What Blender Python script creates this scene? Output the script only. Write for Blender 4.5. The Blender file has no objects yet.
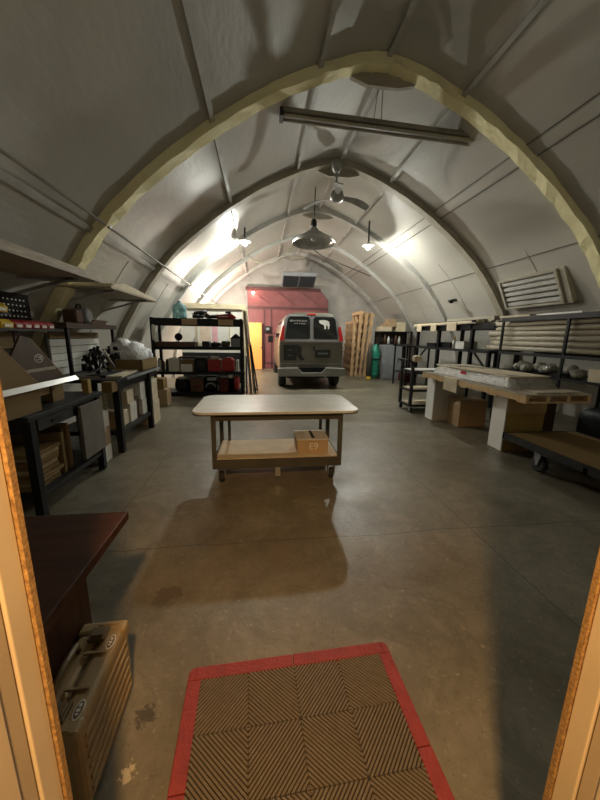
import bpy, bmesh, math, random
from mathutils import Vector, Matrix
random.seed(7)
S = bpy.context.scene
COL = S.collection
PI = math.pi

# ------------------------------------------------------------------ materials
def mat(name, c, rough=.6, metal=0., var=.18, scale=6., bump=0., bscale=30., stretch=None, c2=None, emit=None, spec=.5, trans=0., alpha=1., coat=0.):
    m = bpy.data.materials.new(name); m.use_nodes = True
    N = m.node_tree.nodes; L = m.node_tree.links
    b = N['Principled BSDF']
    tc = N.new('ShaderNodeTexCoord'); mp = N.new('ShaderNodeMapping')
    L.new(tc.outputs['Object'], mp.inputs['Vector'])
    if stretch: mp.inputs['Scale'].default_value = stretch
    nz = N.new('ShaderNodeTexNoise'); nz.inputs['Scale'].default_value = scale; nz.inputs['Detail'].default_value = 6
    L.new(mp.outputs['Vector'], nz.inputs['Vector'])
    r = N.new('ShaderNodeValToRGB')
    lo = c2 if c2 else tuple(x*(1-var) for x in c); hi = c if c2 else tuple(min(1, x*(1+var)) for x in c)
    r.color_ramp.elements[0].position = .32; r.color_ramp.elements[1].position = .68
    r.color_ramp.elements[0].color = (*lo, 1); r.color_ramp.elements[1].color = (*hi, 1)
    L.new(nz.outputs['Fac'], r.inputs['Fac']); L.new(r.outputs['Color'], b.inputs['Base Color'])
    b.inputs['Roughness'].default_value = rough; b.inputs['Metallic'].default_value = metal
    b.inputs['Specular IOR Level'].default_value = spec
    if coat: b.inputs['Coat Weight'].default_value = coat
    if trans: b.inputs['Transmission Weight'].default_value = trans
    if alpha < 1: b.inputs['Alpha'].default_value = alpha
    if bump:
        n2 = N.new('ShaderNodeTexNoise'); n2.inputs['Scale'].default_value = bscale; n2.inputs['Detail'].default_value = 4
        L.new(mp.outputs['Vector'], n2.inputs['Vector'])
        bp = N.new('ShaderNodeBump'); bp.inputs['Strength'].default_value = bump; bp.inputs['Distance'].default_value = .02
        L.new(n2.outputs['Fac'], bp.inputs['Height']); L.new(bp.outputs['Normal'], b.inputs['Normal'])
    if emit:
        b.inputs['Emission Color'].default_value = (*emit[0], 1); b.inputs['Emission Strength'].default_value = emit[1]
    return m

M = {}
M['liner'] = mat('white_liner', (.41, .392, .352), .5, var=.1, scale=1.2, bump=.22, bscale=16., stretch=(1, .4, 1), spec=.32)
M['endwall'] = mat('end_wall_liner', (.42, .40, .37), .7, var=.15, scale=2.)
M['foam'] = mat('yellowed_foam', (.92, .86, .54), .85, scale=3., c2=(.80, .73, .43), bump=.5, bscale=14.)
M['arch'] = mat('tan_arch_cladding', (.40, .37, .31), .75, scale=2., c2=(.30, .27, .20), bump=.4, bscale=12.)
M['arch_pale'] = mat('pale_arch_cladding', (.42, .41, .38), .7, scale=2., var=.15, bump=.3, bscale=12.)
M['seam'] = mat('dark_seam', (.12, .115, .10), .8)
M['strip'] = mat('grey_batten', (.36, .35, .32), .6, scale=3.)
M['steel'] = mat('galvanised_steel', (.45, .45, .45), .35, .8)
M['black'] = mat('black_painted_steel', (.009, .009, .010), .5, var=.3, spec=.25)
M['dark'] = mat('dark_grey_steel', (.02, .02, .021), .5, var=.25, spec=.3)
M['grey'] = mat('grey_steel', (.24, .25, .265), .45, var=.08)
M['olive'] = mat('olive_grey_steel', (.065, .06, .045), .6, var=.2, spec=.3)
M['rubber'] = mat('black_rubber', (.02, .02, .02), .7)
M['white'] = mat('white_laminate', (.72, .71, .67), .4, var=.05)
M['brightwhite'] = mat('white_edge_strip', (.88, .88, .86), .3, var=.02)
M['offwhite'] = mat('offwhite_paint', (.62, .61, .56), .5, var=.08)
M['tabletop'] = mat('grey_laminate_top', (.64, .62, .55), .35, var=.1, scale=4.)
M['ply'] = mat('plywood', (.50, .34, .16), .6, scale=3., c2=(.38, .24, .10), stretch=(1, 8, 1))
M['plydark'] = mat('brown_board', (.075, .038, .018), .55, scale=4., c2=(.045, .022, .011), stretch=(1, 8, 1))
M['hard'] = mat('tan_hardboard', (.22, .145, .055), .6, scale=3., c2=(.19, .12, .045), spec=.3)
M['pine'] = mat('raw_pine', (.62, .43, .22), .65, scale=4., c2=(.48, .31, .14), stretch=(8, 8, 1))
M['pallet'] = mat('pallet_wood', (.58, .38, .20), .75, scale=5., c2=(.40, .25, .13), stretch=(6, 6, 1))
M['wood'] = mat('aged_planks', (.42, .36, .27), .7, scale=5., c2=(.26, .21, .15), stretch=(9, 1, 9))
M['desk'] = mat('mahogany_laminate', (.06, .022, .010), .5, spec=.25, scale=3., c2=(.03, .010, .005), stretch=(1, 9, 1))
M['chip'] = mat('chipboard_edge', (.52, .33, .13), .8, scale=160., c2=(.22, .12, .05), bump=.08, bscale=160.)
M['jamb'] = mat('cream_jamb_board', (.74, .62, .45), .5, var=.06, scale=5.)
M['jamb2'] = mat('tan_jamb_board', (.56, .46, .33), .55, var=.08, scale=5.)
M['card'] = mat('cardboard', (.40, .28, .16), .75, var=.12, scale=5.)
M['cardpale'] = mat('pale_cardboard', (.58, .49, .35), .75, var=.12, scale=5.)
M['roll'] = mat('kraft_roll', (.34, .28, .20), .6, var=.15, scale=4.)
M['rollpale'] = mat('cream_roll', (.42, .37, .28), .55, var=.1, scale=4.)
M['plastic'] = mat('clear_wrap', (.35, .33, .285), .22, var=.25, scale=18., bump=1., bscale=40., spec=.8)
M['bag'] = mat('white_plastic_bag', (.80, .83, .90), .35, var=.25, scale=14., bump=1., bscale=30.)
M['red'] = mat('red_plastic', (.34, .018, .02), .4, var=.15)
M['dkred'] = mat('dark_red_fabric', (.12, .012, .014), .7, var=.3)
M['matred'] = mat('red_mat_edge', (.25, .03, .026), .6, var=.15, scale=20., bump=.3, bscale=90.)
M['yellow'] = mat('yellow_plastic', (.62, .42, .03), .4, var=.1)
M['orange'] = mat('orange_door_paint', (.95, .45, .11), .5, var=.05)
M['redwall'] = mat('dull_red_steel', (.24, .075, .075), .55, scale=2.5, c2=(.18, .05, .052))
M['redbeam'] = mat('dark_red_beam', (.09, .03, .03), .6)
M['green'] = mat('green_tarp', (.02, .22, .15), .4, var=.5, scale=9., bump=.7, bscale=20.)
M['case'] = mat('tan_case_plastic', (.30, .215, .10), .55, var=.1, scale=8., bump=.15, bscale=150.)
M['casedk'] = mat('dark_case_plastic', (.14, .10, .05), .5, var=.1)
M['paint'] = mat('pewter_van_paint', (.17, .155, .115), .3, .3, var=.04, coat=.6)
M['silver'] = mat('silver_trim_and_lit_paint', (.33, .33, .325), .3, .4, var=.04, coat=.5)  # bumper and trim silver; on the upper rear it paints in light on pewter
M['glass'] = mat('dark_tinted_glass', (.012, .013, .014), .08, spec=.7)
M['lens'] = mat('red_tail_lens', (.42, .02, .02), .2, var=.1)
M['chrome'] = mat('chrome', (.75, .75, .75), .12, 1., var=.02)
M['ink'] = mat('white_lettering', (.66, .64, .58), .6, var=.03)
M['inkdark'] = mat('black_lettering', (.018, .017, .015), .7, var=.1)
M['jug'] = mat('blue_green_jug_plastic', (.25, .48, .50), .12, var=.1, trans=.55)
M['brown'] = mat('brown_leather', (.10, .045, .025), .6, var=.2)
M['pink'] = mat('pink_print', (.75, .42, .46), .6, var=.1)
M['peach'] = mat('peach_print', (.75, .60, .48), .6, var=.1)
M['panel'] = mat('white_wall_panel', (.78, .75, .68), .6, var=.04)
M['beigewood'] = mat('beige_timber', (.62, .53, .36), .6, var=.1)
M['bulb'] = mat('lit_bulb', (1, 1, 1), .5, emit=((.98, 1., .90), 2900.))
M['warmbulb'] = mat('warm_lit_bulb', (1, .6, .5), .5, emit=((1., .55, .42), 150.))
M['fixture'] = mat('brown_grey_enamel', (.17, .155, .13), .5)
M['taupe'] = mat('taupe_steel', (.15, .137, .118), .5)
M['matteblack'] = mat('matte_black_board', (.012, .010, .009), .9, spec=.1)
M['ochre'] = mat('ochre_board', (.34, .225, .055), .6, var=.1)
M['shade'] = mat('enamel_shade', (.34, .34, .33), .45, .3, var=.1)
M['blue'] = mat('blue_plastic', (.05, .09, .22), .4)

def floor_mat():
    m = bpy.data.materials.new('stained_concrete'); m.use_nodes = True
    N = m.node_tree.nodes; L = m.node_tree.links; b = N['Principled BSDF']
    tcx = N.new('ShaderNodeTexCoord'); ad = N.new('ShaderNodeVectorMath'); ad.operation = 'ADD'; ad.inputs[1].default_value = (1.47, 6.65, 0); L.new(tcx.outputs['Object'], ad.inputs[0])
    def noise(s, d=8, rough=.6, dist=0.):
        n = N.new('ShaderNodeTexNoise'); n.inputs['Scale'].default_value = s; n.inputs['Detail'].default_value = d
        n.inputs['Roughness'].default_value = rough; n.inputs['Distortion'].default_value = dist
        L.new(ad.outputs[0], n.inputs['Vector']); return n.outputs['Fac']
    def ramp(f, p0, c0, p1, c1):
        r = N.new('ShaderNodeValToRGB'); e = r.color_ramp.elements
        e[0].position = p0; e[1].position = p1; e[0].color = (*c0, 1); e[1].color = (*c1, 1)
        L.new(f, r.inputs['Fac']); return r.outputs['Color']
    def mix(f, a, c, t='MIX'):
        x = N.new('ShaderNodeMix'); x.data_type = 'RGBA'; x.blend_type = t
        if isinstance(f, float): x.inputs[0].default_value = f
        else: L.new(f, x.inputs[0])
        for i, v in ((6, a), (7, c)):
            if isinstance(v, tuple): x.inputs[i].default_value = (*v, 1)
            else: L.new(v, x.inputs[i])
        return x.outputs[2]
    def mth(op, a, c=0., c3=None):
        x = N.new('ShaderNodeMath'); x.operation = op
        for i, v in enumerate((a, c) if c3 is None else (a, c, c3)):
            if isinstance(v, (int, float)): x.inputs[i].default_value = v
            else: L.new(v, x.inputs[i])
        return x.outputs[0]
    base = ramp(noise(1.1, 10, .72, .15), .34, (.115, .097, .064), .66, (.275, .25, .19))
    base = mix(ramp(noise(4.5, 8, .7), .35, (0, 0, 0), .75, (.55, .55, .55)), base, (.10, .082, .054))
    base = mix(ramp(noise(38, 4, .7), .60, (0, 0, 0), .70, (.6, .6, .6)), base, (.36, .32, .25))
    base = mix(ramp(noise(55, 5, .75), .58, (0, 0, 0), .66, (.6, .6, .6)), base, (.07, .055, .035))
    base = mix(ramp(noise(2.3, 10, .8, .8), .49, (0, 0, 0), .56, (.35, .35, .35)), base, (.085, .07, .045))
    sp = N.new('ShaderNodeSeparateXYZ'); L.new(ad.outputs[0], sp.inputs[0])
    wob = mth('MULTIPLY', mth('SUBTRACT', noise(1.7, 6), .5), .10)
    def line(axis, pos, w, wv=1.):
        d = mth('ABSOLUTE', mth('SUBTRACT', mth('ADD', sp.outputs[axis], mth('MULTIPLY', wob, wv)), pos))
        return mth('LESS_THAN', d, w)
    lines = line(1, 2.05, .004)
    for a, p in ((0, 1.60), (0, -1.15), (1, 5.2), (1, 8.4)):
        lines = mth('MAXIMUM', lines, line(a, p, .004, .6))
    base = mix(mth('MULTIPLY', lines, .85), base, (.06, .05, .04))
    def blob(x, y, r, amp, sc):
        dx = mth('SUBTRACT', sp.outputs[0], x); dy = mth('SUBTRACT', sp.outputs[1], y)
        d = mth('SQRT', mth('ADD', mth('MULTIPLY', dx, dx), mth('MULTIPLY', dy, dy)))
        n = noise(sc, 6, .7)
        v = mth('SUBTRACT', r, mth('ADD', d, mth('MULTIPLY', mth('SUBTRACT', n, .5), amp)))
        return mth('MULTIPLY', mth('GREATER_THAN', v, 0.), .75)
    base = mix(blob(-.46, 1.03, .035, .22, 30.), base, (.05, .04, .03))
    base = mix(blob(-.55, 1.62, .06, .30, 14.), base, (.09, .07, .05))
    base = mix(blob(-.46, .86, .02, .16, 60.), base, (.55, .47, .33))
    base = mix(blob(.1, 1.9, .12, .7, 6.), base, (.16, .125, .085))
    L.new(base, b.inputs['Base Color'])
    L.new(ramp(noise(2.2, 8, .7), .3, (.30, .30, .30), .7, (.52, .52, .52)), b.inputs['Roughness'])
    bp = N.new('ShaderNodeBump'); bp.inputs['Strength'].default_value = .25; bp.inputs['Distance'].default_value = .01
    L.new(noise(22, 6, .7), bp.inputs['Height']); L.new(bp.outputs['Normal'], b.inputs['Normal'])
    return m
M['floor'] = floor_mat()

def mat_tile_material():
    # drainage tile: diagonal ribs mirrored in each quarter, giving nested diamonds
    m = bpy.data.materials.new('ribbed_mat_tile'); m.use_nodes = True
    N = m.node_tree.nodes; L = m.node_tree.links; b = N['Principled BSDF']
    nz = N.new('ShaderNodeTexNoise'); nz.inputs['Scale'].default_value = 40
    tc = N.new('ShaderNodeTexCoord'); L.new(tc.outputs['Object'], nz.inputs['Vector'])
    r = N.new('ShaderNodeValToRGB'); r.color_ramp.elements[0].color = (.10, .075, .045, 1); r.color_ramp.elements[1].color = (.17, .13, .08, 1)
    L.new(nz.outputs['Fac'], r.inputs['Fac']); L.new(r.outputs['Color'], b.inputs['Base Color']); b.inputs['Roughness'].default_value = .6
    return m
M['mattile'] = mat_tile_material()

# ------------------------------------------------------------------ mesh builder
class MB:
    def __init__(s): s.bm = bmesh.new()
    def box(s, x0, x1, y0, y1, z0, z1, rot=None, pivot=None):
        x0, x1 = min(x0, x1), max(x0, x1); y0, y1 = min(y0, y1), max(y0, y1); z0, z1 = min(z0, z1), max(z0, z1)
        vs = [s.bm.verts.new(p) for p in ((x0,y0,z0),(x1,y0,z0),(x1,y1,z0),(x0,y1,z0),(x0,y0,z1),(x1,y0,z1),(x1,y1,z1),(x0,y1,z1))]
        for f in ((3,2,1,0),(4,5,6,7),(0,1,5,4),(1,2,6,5),(2,3,7,6),(3,0,4,7)): s.bm.faces.new([vs[i] for i in f])
        if rot:
            c = Vector(pivot or ((x0+x1)/2, (y0+y1)/2, (z0+z1)/2))
            for v in vs: v.co = c + rot @ (v.co - c)
        return s
    def beam(s, a, b, w, h=None, up=(0, 0, 1)):
        a, b = Vector(a), Vector(b); h = h or w; d = (b-a).normalized(); u = Vector(up)
        if abs(d.dot(u)) > .95: u = Vector((0, 1, 0))
        r = d.cross(u).normalized(); u = r.cross(d)
        vs = []
        for p in (a, b):
            for i, j in ((-1,-1),(1,-1),(1,1),(-1,1)): vs.append(s.bm.verts.new(p + r*(i*w/2) + u*(j*h/2)))
        for f in ((0,1,2,3),(7,6,5,4),(0,4,5,1),(1,5,6,2),(2,6,7,3),(3,7,4,0)): s.bm.faces.new([vs[i] for i in f])
        return s
    def tube(s, pts, r, n=8, caps=True):
        pts = [Vector(p) for p in pts]; rs = r if isinstance(r, (list, tuple)) else [r]*len(pts)
        rings = []; up = None
        for i, p in enumerate(pts):
            d = (pts[min(i+1, len(pts)-1)] - pts[max(i-1, 0)]).normalized()
            if up is None: up = Vector((0,0,1)) if abs(d.z) < .9 else Vector((1,0,0))
            a = d.cross(up).normalized(); c = a.cross(d).normalized(); up = c
            rings.append([s.bm.verts.new(p + (a*math.cos(2*PI*k/n) + c*math.sin(2*PI*k/n))*rs[i]) for k in range(n)])
        for A, B in zip(rings, rings[1:]):
            for k in range(n):
                f = s.bm.faces.new((A[k], A[(k+1)%n], B[(k+1)%n], B[k])); f.smooth = True
        if caps:
            s.bm.faces.new(rings[0][::-1]); s.bm.faces.new(rings[-1])
        return s
    def lathe(s, prof, c=(0,0,0), n=20, axis='z', caps=True):
        c = Vector(c); rings = []
        for r, h in prof:
            ring = []
            for k in range(n):
                a = 2*PI*k/n; x, y = r*math.cos(a), r*math.sin(a)
                p = {'z': (x, y, h), 'y': (x, h, y), 'x': (h, x, y)}[axis]
                ring.append(s.bm.verts.new(c + Vector(p)))
            rings.append(ring)
        for A, B in zip(rings, rings[1:]):
            for k in range(n):
                f = s.bm.faces.new((A[k], A[(k+1)%n], B[(k+1)%n], B[k])); f.smooth = True
        if caps: s.bm.faces.new(rings[0][::-1]); s.bm.faces.new(rings[-1])
        return s
    def prism(s, poly, ext, plane='xz'):
        # poly: 2D points, ext: (lo, hi) along the remaining axis (numbers or functions of the 2D point)
        def P(p, e):
            e = e(p) if callable(e) else e
            return {'xz': (p[0], e, p[1]), 'yz': (e, p[0], p[1]), 'xy': (p[0], p[1], e)}[plane]
        A = [s.bm.verts.new(P(p, ext[0])) for p in poly]; B = [s.bm.verts.new(P(p, ext[1])) for p in poly]
        s.bm.faces.new(A[::-1]); s.bm.faces.new(B); n = len(poly)
        for k in range(n): s.bm.faces.new((A[k], A[(k+1)%n], B[(k+1)%n], B[k]))
        return s
    def sphere(s, c, r, sub=2, sc=(1,1,1), jit=0.):
        g = bmesh.ops.create_icosphere(s.bm, subdivisions=sub, radius=1)
        for v in g['verts']:
            k = 1 + random.uniform(-jit, jit)
            v.co = Vector(c) + Vector((v.co.x*r*sc[0], v.co.y*r*sc[1], v.co.z*r*sc[2]))*k
            for f in v.link_faces: f.smooth = True
        return s
    def jitter(s, a, only=None):
        for v in s.bm.verts:
            if only is None or only(v.co): v.co += Vector((random.uniform(-a, a), random.uniform(-a, a), random.uniform(-a, a)))
        return s
    def shear(s, fn):
        for v in s.bm.verts: v.co = Vector(fn(v.co))
        return s

ROOT = {}
def obj(name, mb, m, parent=None, bevel=0., label=None):
    me = bpy.data.meshes.new(name)
    bmesh.ops.recalc_face_normals(mb.bm, faces=mb.bm.faces[:])
    if parent is not None: off = ROOT[parent]
    else:
        xs = [v.co for v in mb.bm.verts]
        off = Vector(((min(v.x for v in xs)+max(v.x for v in xs))/2, (min(v.y for v in xs)+max(v.y for v in xs))/2, min(v.z for v in xs)))
    bmesh.ops.translate(mb.bm, verts=mb.bm.verts[:], vec=-off)
    mb.bm.to_mesh(me); mb.bm.free()
    me.materials.append(M[m] if isinstance(m, str) else m)
    o = bpy.data.objects.new(name, me); COL.objects.link(o)
    if parent is None: o.location = off
    else: o.parent = parent
    ROOT[o] = off
    if bevel:
        b = o.modifiers.new('edge', 'BEVEL'); b.width = bevel; b.segments = 2; b.limit_method = 'ANGLE'; b.angle_limit = .7
    if label: o['label'] = label
    return o
def tag(o, label, cat, group=None, kind=None):
    o['label'] = label; o['category'] = cat
    if group: o['group'] = group
    if kind: o['kind'] = kind
    return o
def thing(name, label, cat, loc, group=None):
    o = bpy.data.objects.new(name, None); COL.objects.link(o); o.location = loc; o.empty_display_size = .1
    ROOT[o] = Vector(loc); return tag(o, label, cat, group)
def struct(name, mb, m, parent=None, bevel=0.):
    o = obj(name, mb, m, parent, bevel); o['kind'] = 'structure'; return o
def solo(name, mb, m, label, cat, group=None, bevel=0., rotz=0.):
    o = tag(obj(name, mb, m, None, bevel), label, cat, group); o.rotation_euler.z = rotz; return o
def B(*a): return MB().box(*a)
def copy_tree(o, parent=None):
    c = o.copy(); COL.objects.link(c); c.parent = parent; ROOT[c] = ROOT[o]
    for ch in [k for k in bpy.data.objects if k.parent == o and k != c]: copy_tree(ch, c)
    return c
def spin(o, a): o.rotation_euler.z = a; return o
def text(body, size, m, parent, at, face='-y', name='lettering', rot=0.):
    cu = bpy.data.curves.new(name, 'FONT'); cu.body = body; cu.size = size; cu.offset = size*.07 if size > .3 else 0; cu.extrude = .0015; cu.align_x = 'CENTER'; cu.align_y = 'CENTER'
    tmp = bpy.data.objects.new(name, cu); COL.objects.link(tmp)
    dg = bpy.context.evaluated_depsgraph_get(); me = bpy.data.meshes.new_from_object(tmp.evaluated_get(dg))
    bpy.data.objects.remove(tmp); bpy.data.curves.remove(cu)
    R = {'-y': Matrix.Rotation(PI/2, 4, 'X'), '+x': Matrix.Rotation(PI/2, 4, 'Z') @ Matrix.Rotation(PI/2, 4, 'X'),
         '-x': Matrix.Rotation(-PI/2, 4, 'Z') @ Matrix.Rotation(PI/2, 4, 'X'), '+z': Matrix.Identity(4)}[face]
    me.transform(Matrix.Translation(Vector(at) - ROOT[parent]) @ R @ Matrix.Rotation(rot, 4, 'Z'))
    me.materials.clear(); me.materials.append(M[m])
    o = bpy.data.objects.new(name, me); COL.objects.link(o); o.parent = parent; ROOT[o] = ROOT[parent]; return o

# ------------------------------------------------------------------ the shell of the building
CX = 1.47; Y0, Y1 = .42, 14.3
half = [(4.44, 0), (4.37, .65), (4.2, 1.33), (3.86, 1.95), (3.48, 2.52), (3.0, 3.06), (2.2, 3.70), (1.4, 4.19), (.7, 4.50), (.28, 4.63), (0, 4.67)]
ctrl = [(-a, z) for a, z in half] + [(a, z) for a, z in half[::-1][1:]]
def catmull(P, n):
    out = []
    for i in range(len(P)-1):
        p0, p1, p2, p3 = P[max(i-1, 0)], P[i], P[i+1], P[min(i+2, len(P)-1)]
        for k in range(n):
            t = k/n
            out.append(tuple(.5*((2*p1[j]) + (-p0[j]+p2[j])*t + (2*p0[j]-5*p1[j]+4*p2[j]-p3[j])*t*t + (-p0[j]+3*p1[j]-3*p2[j]+p3[j])*t**3) for j in range(len(p1))))
    out.append(P[-1]); return out
PR = catmull(ctrl, 5)
def offs(d):
    res = []
    for i, p in enumerate(PR):
        a, b = PR[max(i-1, 0)], PR[min(i+1, len(PR)-1)]
        t = Vector((b[0]-a[0], b[1]-a[1])).normalized(); n = Vector((-t.y, t.x))
        if i in (0, len(PR)-1): n = Vector((-1 if i == 0 else 1, 0))
        res.append((CX + p[0] + n.x*d, p[1] + n.y*d))
    return res
def shell_z(x, d=.05):
    o = offs(d)
    for (xa, za), (xb, zb) in zip(o, o[1:]):
        if xa <= x <= xb and xb > xa: return za + (zb-za)*(x-xa)/(xb-xa)
    return 0
def band(i0, i1, d0, d1, ya, yb, mb=None, jit=0.):
    mb = mb or MB(); I, O = offs(d0), offs(d1); grid = []
    for i in range(i0, i1+1):
        j = lambda: random.uniform(-jit, jit)
        q = [(I[i][0]+j(), ya+j(), max(0, I[i][1]+j())), (I[i][0]+j(), yb+j(), max(0, I[i][1]+j())), (O[i][0], yb+j(), O[i][1]), (O[i][0], ya+j(), O[i][1])]
        if i in (0, len(PR)-1): q = [(a, b, 0.) for a, b, c in q]
        grid.append([mb.bm.verts.new(p) for p in q])
    for A, Bq in zip(grid, grid[1:]):
        for k in range(4):
            f = mb.bm.faces.new((A[k], A[(k+1)%4], Bq[(k+1)%4], Bq[k])); f.smooth = False
    mb.bm.faces.new(grid[0]); mb.bm.faces.new(grid[-1][::-1]); return mb
NP = len(PR)-1
def smooth(o):
    for p in o.data.polygons: p.use_smooth = True
    return o
struct('floor', B(CX-4.7, CX+4.7, -1.2, Y1+.2, -.1, 0), 'floor')
struct('wall_left', band(0, 18, .05, .17, Y0-.1, Y1+.1), 'liner')
struct('ceiling', band(18, NP-18, .05, .17, Y0-.1, Y1+.1), 'liner')
struct('wall_right', band(NP-18, NP, .05, .17, Y0-.1, Y1+.1), 'liner')
for nm in ('wall_left', 'ceiling', 'wall_right'):
    o = bpy.data.objects[nm]
    for p in o.data.polygons: p.use_smooth = True
    es = o.modifiers.new('split', 'EDGE_SPLIT'); es.split_angle = .6
# end wall
def gable(y0, y1, hole=None):
    mb = MB(); O = offs(.07); pts = sorted(O); xs = [p[0] for p in O]
    prev = None
    cols = sorted(set([round(x, 4) for x in xs] + ([hole[0], hole[1]] if hole else [])))
    for a, b in zip(cols, cols[1:]):
        if b - a < 1e-3: continue
        z0 = hole[2] if hole and a >= hole[0]-1e-6 and b <= hole[1]+1e-6 else 0
        za, zb = shell_z(a+1e-5, .07), shell_z(b-1e-5, .07)
        mb.prism([(a, z0), (b, z0), (b, max(z0+.01, zb)), (a, max(z0+.01, za))], (y0, y1), 'xz')
    return mb
struct('wall_back', gable(Y1, Y1+.1), 'endwall')
DL, DR, DH = -.312, .574, 2.08
struct('wall_front', gable(.31, .405, (DL-.02, DR+.02, DH+.02)), 'offwhite')
# doorway lining the camera looks through: chipboard edge, cream board, tan board, raw stud
for nm, x, sg in (('trim_1', DL, -1), ('trim_2', DR, 1)):
    t = bpy.data.objects.new(nm, None); COL.objects.link(t); t.location = (x, .3, 0); ROOT[t] = Vector(t.location); t['kind'] = 'structure'
    obj('chipboard_sheet', B(x, x+sg*.10, .410, .42, 0, DH), 'chip', t)
    obj('cream_board', B(x+sg*.004, x+sg*.03, .374, .4085, 0, DH), 'jamb', t, .002)
    obj('tan_board', B(x+sg*.007, x+sg*.03, .345, .371, 0, DH), 'jamb2', t, .001)
    obj('inner_board', B(x+sg*.004, x+sg*.03, .30, .345, 0, DH), 'jamb', t, .002)
    obj('stud', B(x+sg*.001, x+sg*.06, .20, .299, 0, DH), 'pine', t, .003)
struct('trim_3', B(DL-.05, DR+.05, .2, .42, DH, DH+.02), 'jamb')

# arches with their collar plates
for k in range(6):
    y = 2.1 + 2.3*k
    m = 'foam' if k < 2 else ('arch' if k == 2 else 'arch_pale')
    a = struct('roof_arch', band(0, NP, -.055, .05, y-.09, y+.09, None, .011 if k < 2 else .006), m)
    lo = []; O = offs(-.05)
    seg = [p for p in O if abs(p[0]-CX-.06) < .43]
    poly = [(CX-.36, seg[0][1]-.02), (CX-.14, 4.475), (CX+.26, 4.475), (CX+.48, seg[-1][1]-.02)] + [(p[0], p[1]+.03) for p in seg[::-1]]
    mb = MB().prism(poly, (y+.06, y+.115), 'xz')
    struct('collar_plate', mb, 'arch', a)
# lengthwise battens on the liner
def run(xo, w, h, m, name, d=.05):
    x = CX + xo; z = shell_z(x, d)
    dz = (shell_z(x+.02, d)-shell_z(x-.02, d))/.04; n = Vector((dz, 0, -1)).normalized() * h/2
    return struct(name, MB().beam((x+n.x, Y0, z+n.z), (x+n.x, Y1, z+n.z), w, h, up=(dz, 0, -1)), m)
for xo in (-2.02, -.77, .06, 1.05): run(xo, .055, .05, 'strip', 'roof_batten')
for xo in (1.97, 2.14, 3.25): run(xo, .014, .012, 'seam', 'roof_seam_beam')
run(2.055, .15, .014, 'liner', 'roof_batten'); run(-3.45, .07, .03, 'strip', 'roof_batten')
for (y, a, b) in ((5.5, NP-24, NP-4), (7.9, NP-26, NP-4), (10.1, NP-26, NP-4), (3.2, NP-24, NP-6), (5.6, 4, 20), (7.8, 4, 20)):
    struct('roof_seam_beam', band(a, b, .044, .05, y-.004, y+.004), 'strip')
# conduit on the left side
px = CX-3.28
pp = thing('conduit_pipe', 'thin steel conduit running the length of the curved ceiling on its left flank', 'pipe', (px, Y0, 2.75))
obj('pipe', MB().tube([(px, Y0+.01, 2.70), (px, Y1-.02, 2.70)], .014), 'strip', pp)
for k in range(1, 6):
    y = 2.1+2.3*k
    obj('clamp', B(px-.06, px+.03, y-.03, y+.03, 2.68, 2.78), 'strip', pp)

# ------------------------------------------------------------------ back of the hall
rw = bpy.data.objects.new('wall_back_red', None); COL.objects.link(rw); rw.location = (1.2, 14.15, 0); ROOT[rw] = Vector(rw.location); rw['kind'] = 'structure'
yr = 14.1
obj('red_sheet', MB().prism([(-.55, 0), (2.9, 0), (2.9, 2.95), (2.55, 3.35), (-.55, 3.35)], (yr, yr+.08), 'xz'), 'redwall', rw)
obj('top_beam', B(-.62, 2.55, yr-.08, yr+.06, 3.3, 3.42), 'redbeam', rw)
obj('middle_beam', B(-.55, 2.9, yr-.05, yr, 2.54, 2.64), 'redbeam', rw)
for x in (.12, .42): obj('post', B(x, x+.05, yr-.03, yr, 0, 2.54), 'redbeam', rw)
for z in (1.5, .22): obj('rail', B(.12, 2.9, yr-.03, yr, z, z+.06), 'redbeam', rw)
mb = MB()
for x in (-.35, .7, 1.75): mb.beam((x, yr-.005, 3.25), (x+.8, yr-.005, 2.7), .09, .02)
obj('diagonal_brace', mb, 'redwall', rw)
od = thing('door_1', 'orange painted door standing by the red back wall', 'door', (-.25, yr-.2, 0)); od['kind'] = 'structure'
obj('door_leaf', B(-.52, .03, yr-.22, yr-.17, 0, 1.96), 'orange', od, .004)
obj('door_handle', MB().sphere((-.02, yr-.26, .95), .035).tube([(-.02, yr-.22, .95), (-.02, yr-.26, .95)], .012), 'steel', od)
cb = thing('control_box', 'small black box on the red wall left of the van', 'box', (.27, yr, 1.5))
obj('body', B(.18, .40, yr-.14, yr, 1.56, 1.82), 'black', cb, .01); obj('face_plate', B(.22, .36, yr-.15, yr-.14, 1.66, 1.76), 'grey', cb)
# boxed heater above the red wall
hx = thing('unit_heater', 'pale boxed heater with dark grille above the red wall', 'heater', (1.7, 13.3, 3.6))
mb = MB().prism([(12.75, 3.70), (12.75, 3.83), (13.5, 3.9), (13.5, 3.38)], (.82, 2.16), 'yz'); obj('housing', mb, 'grey', hx, .015)
for a, b in ((.88, 1.46), (1.52, 2.10)):
    q = MB()
    for i in range(11):
        y = 12.80+.06*i; z = 3.70-.32*(y-12.75)/.75
        q.box(a, b, y, y+.045, z-.045, z-.005)
    obj('grille', q, 'black', hx)
for x in (1.0, 2.0): obj('hanger_rod', MB().tube([(x, 13.3, 3.87), (x, 13.3, shell_z(x)-.0)], .012), 'steel', hx)

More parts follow.
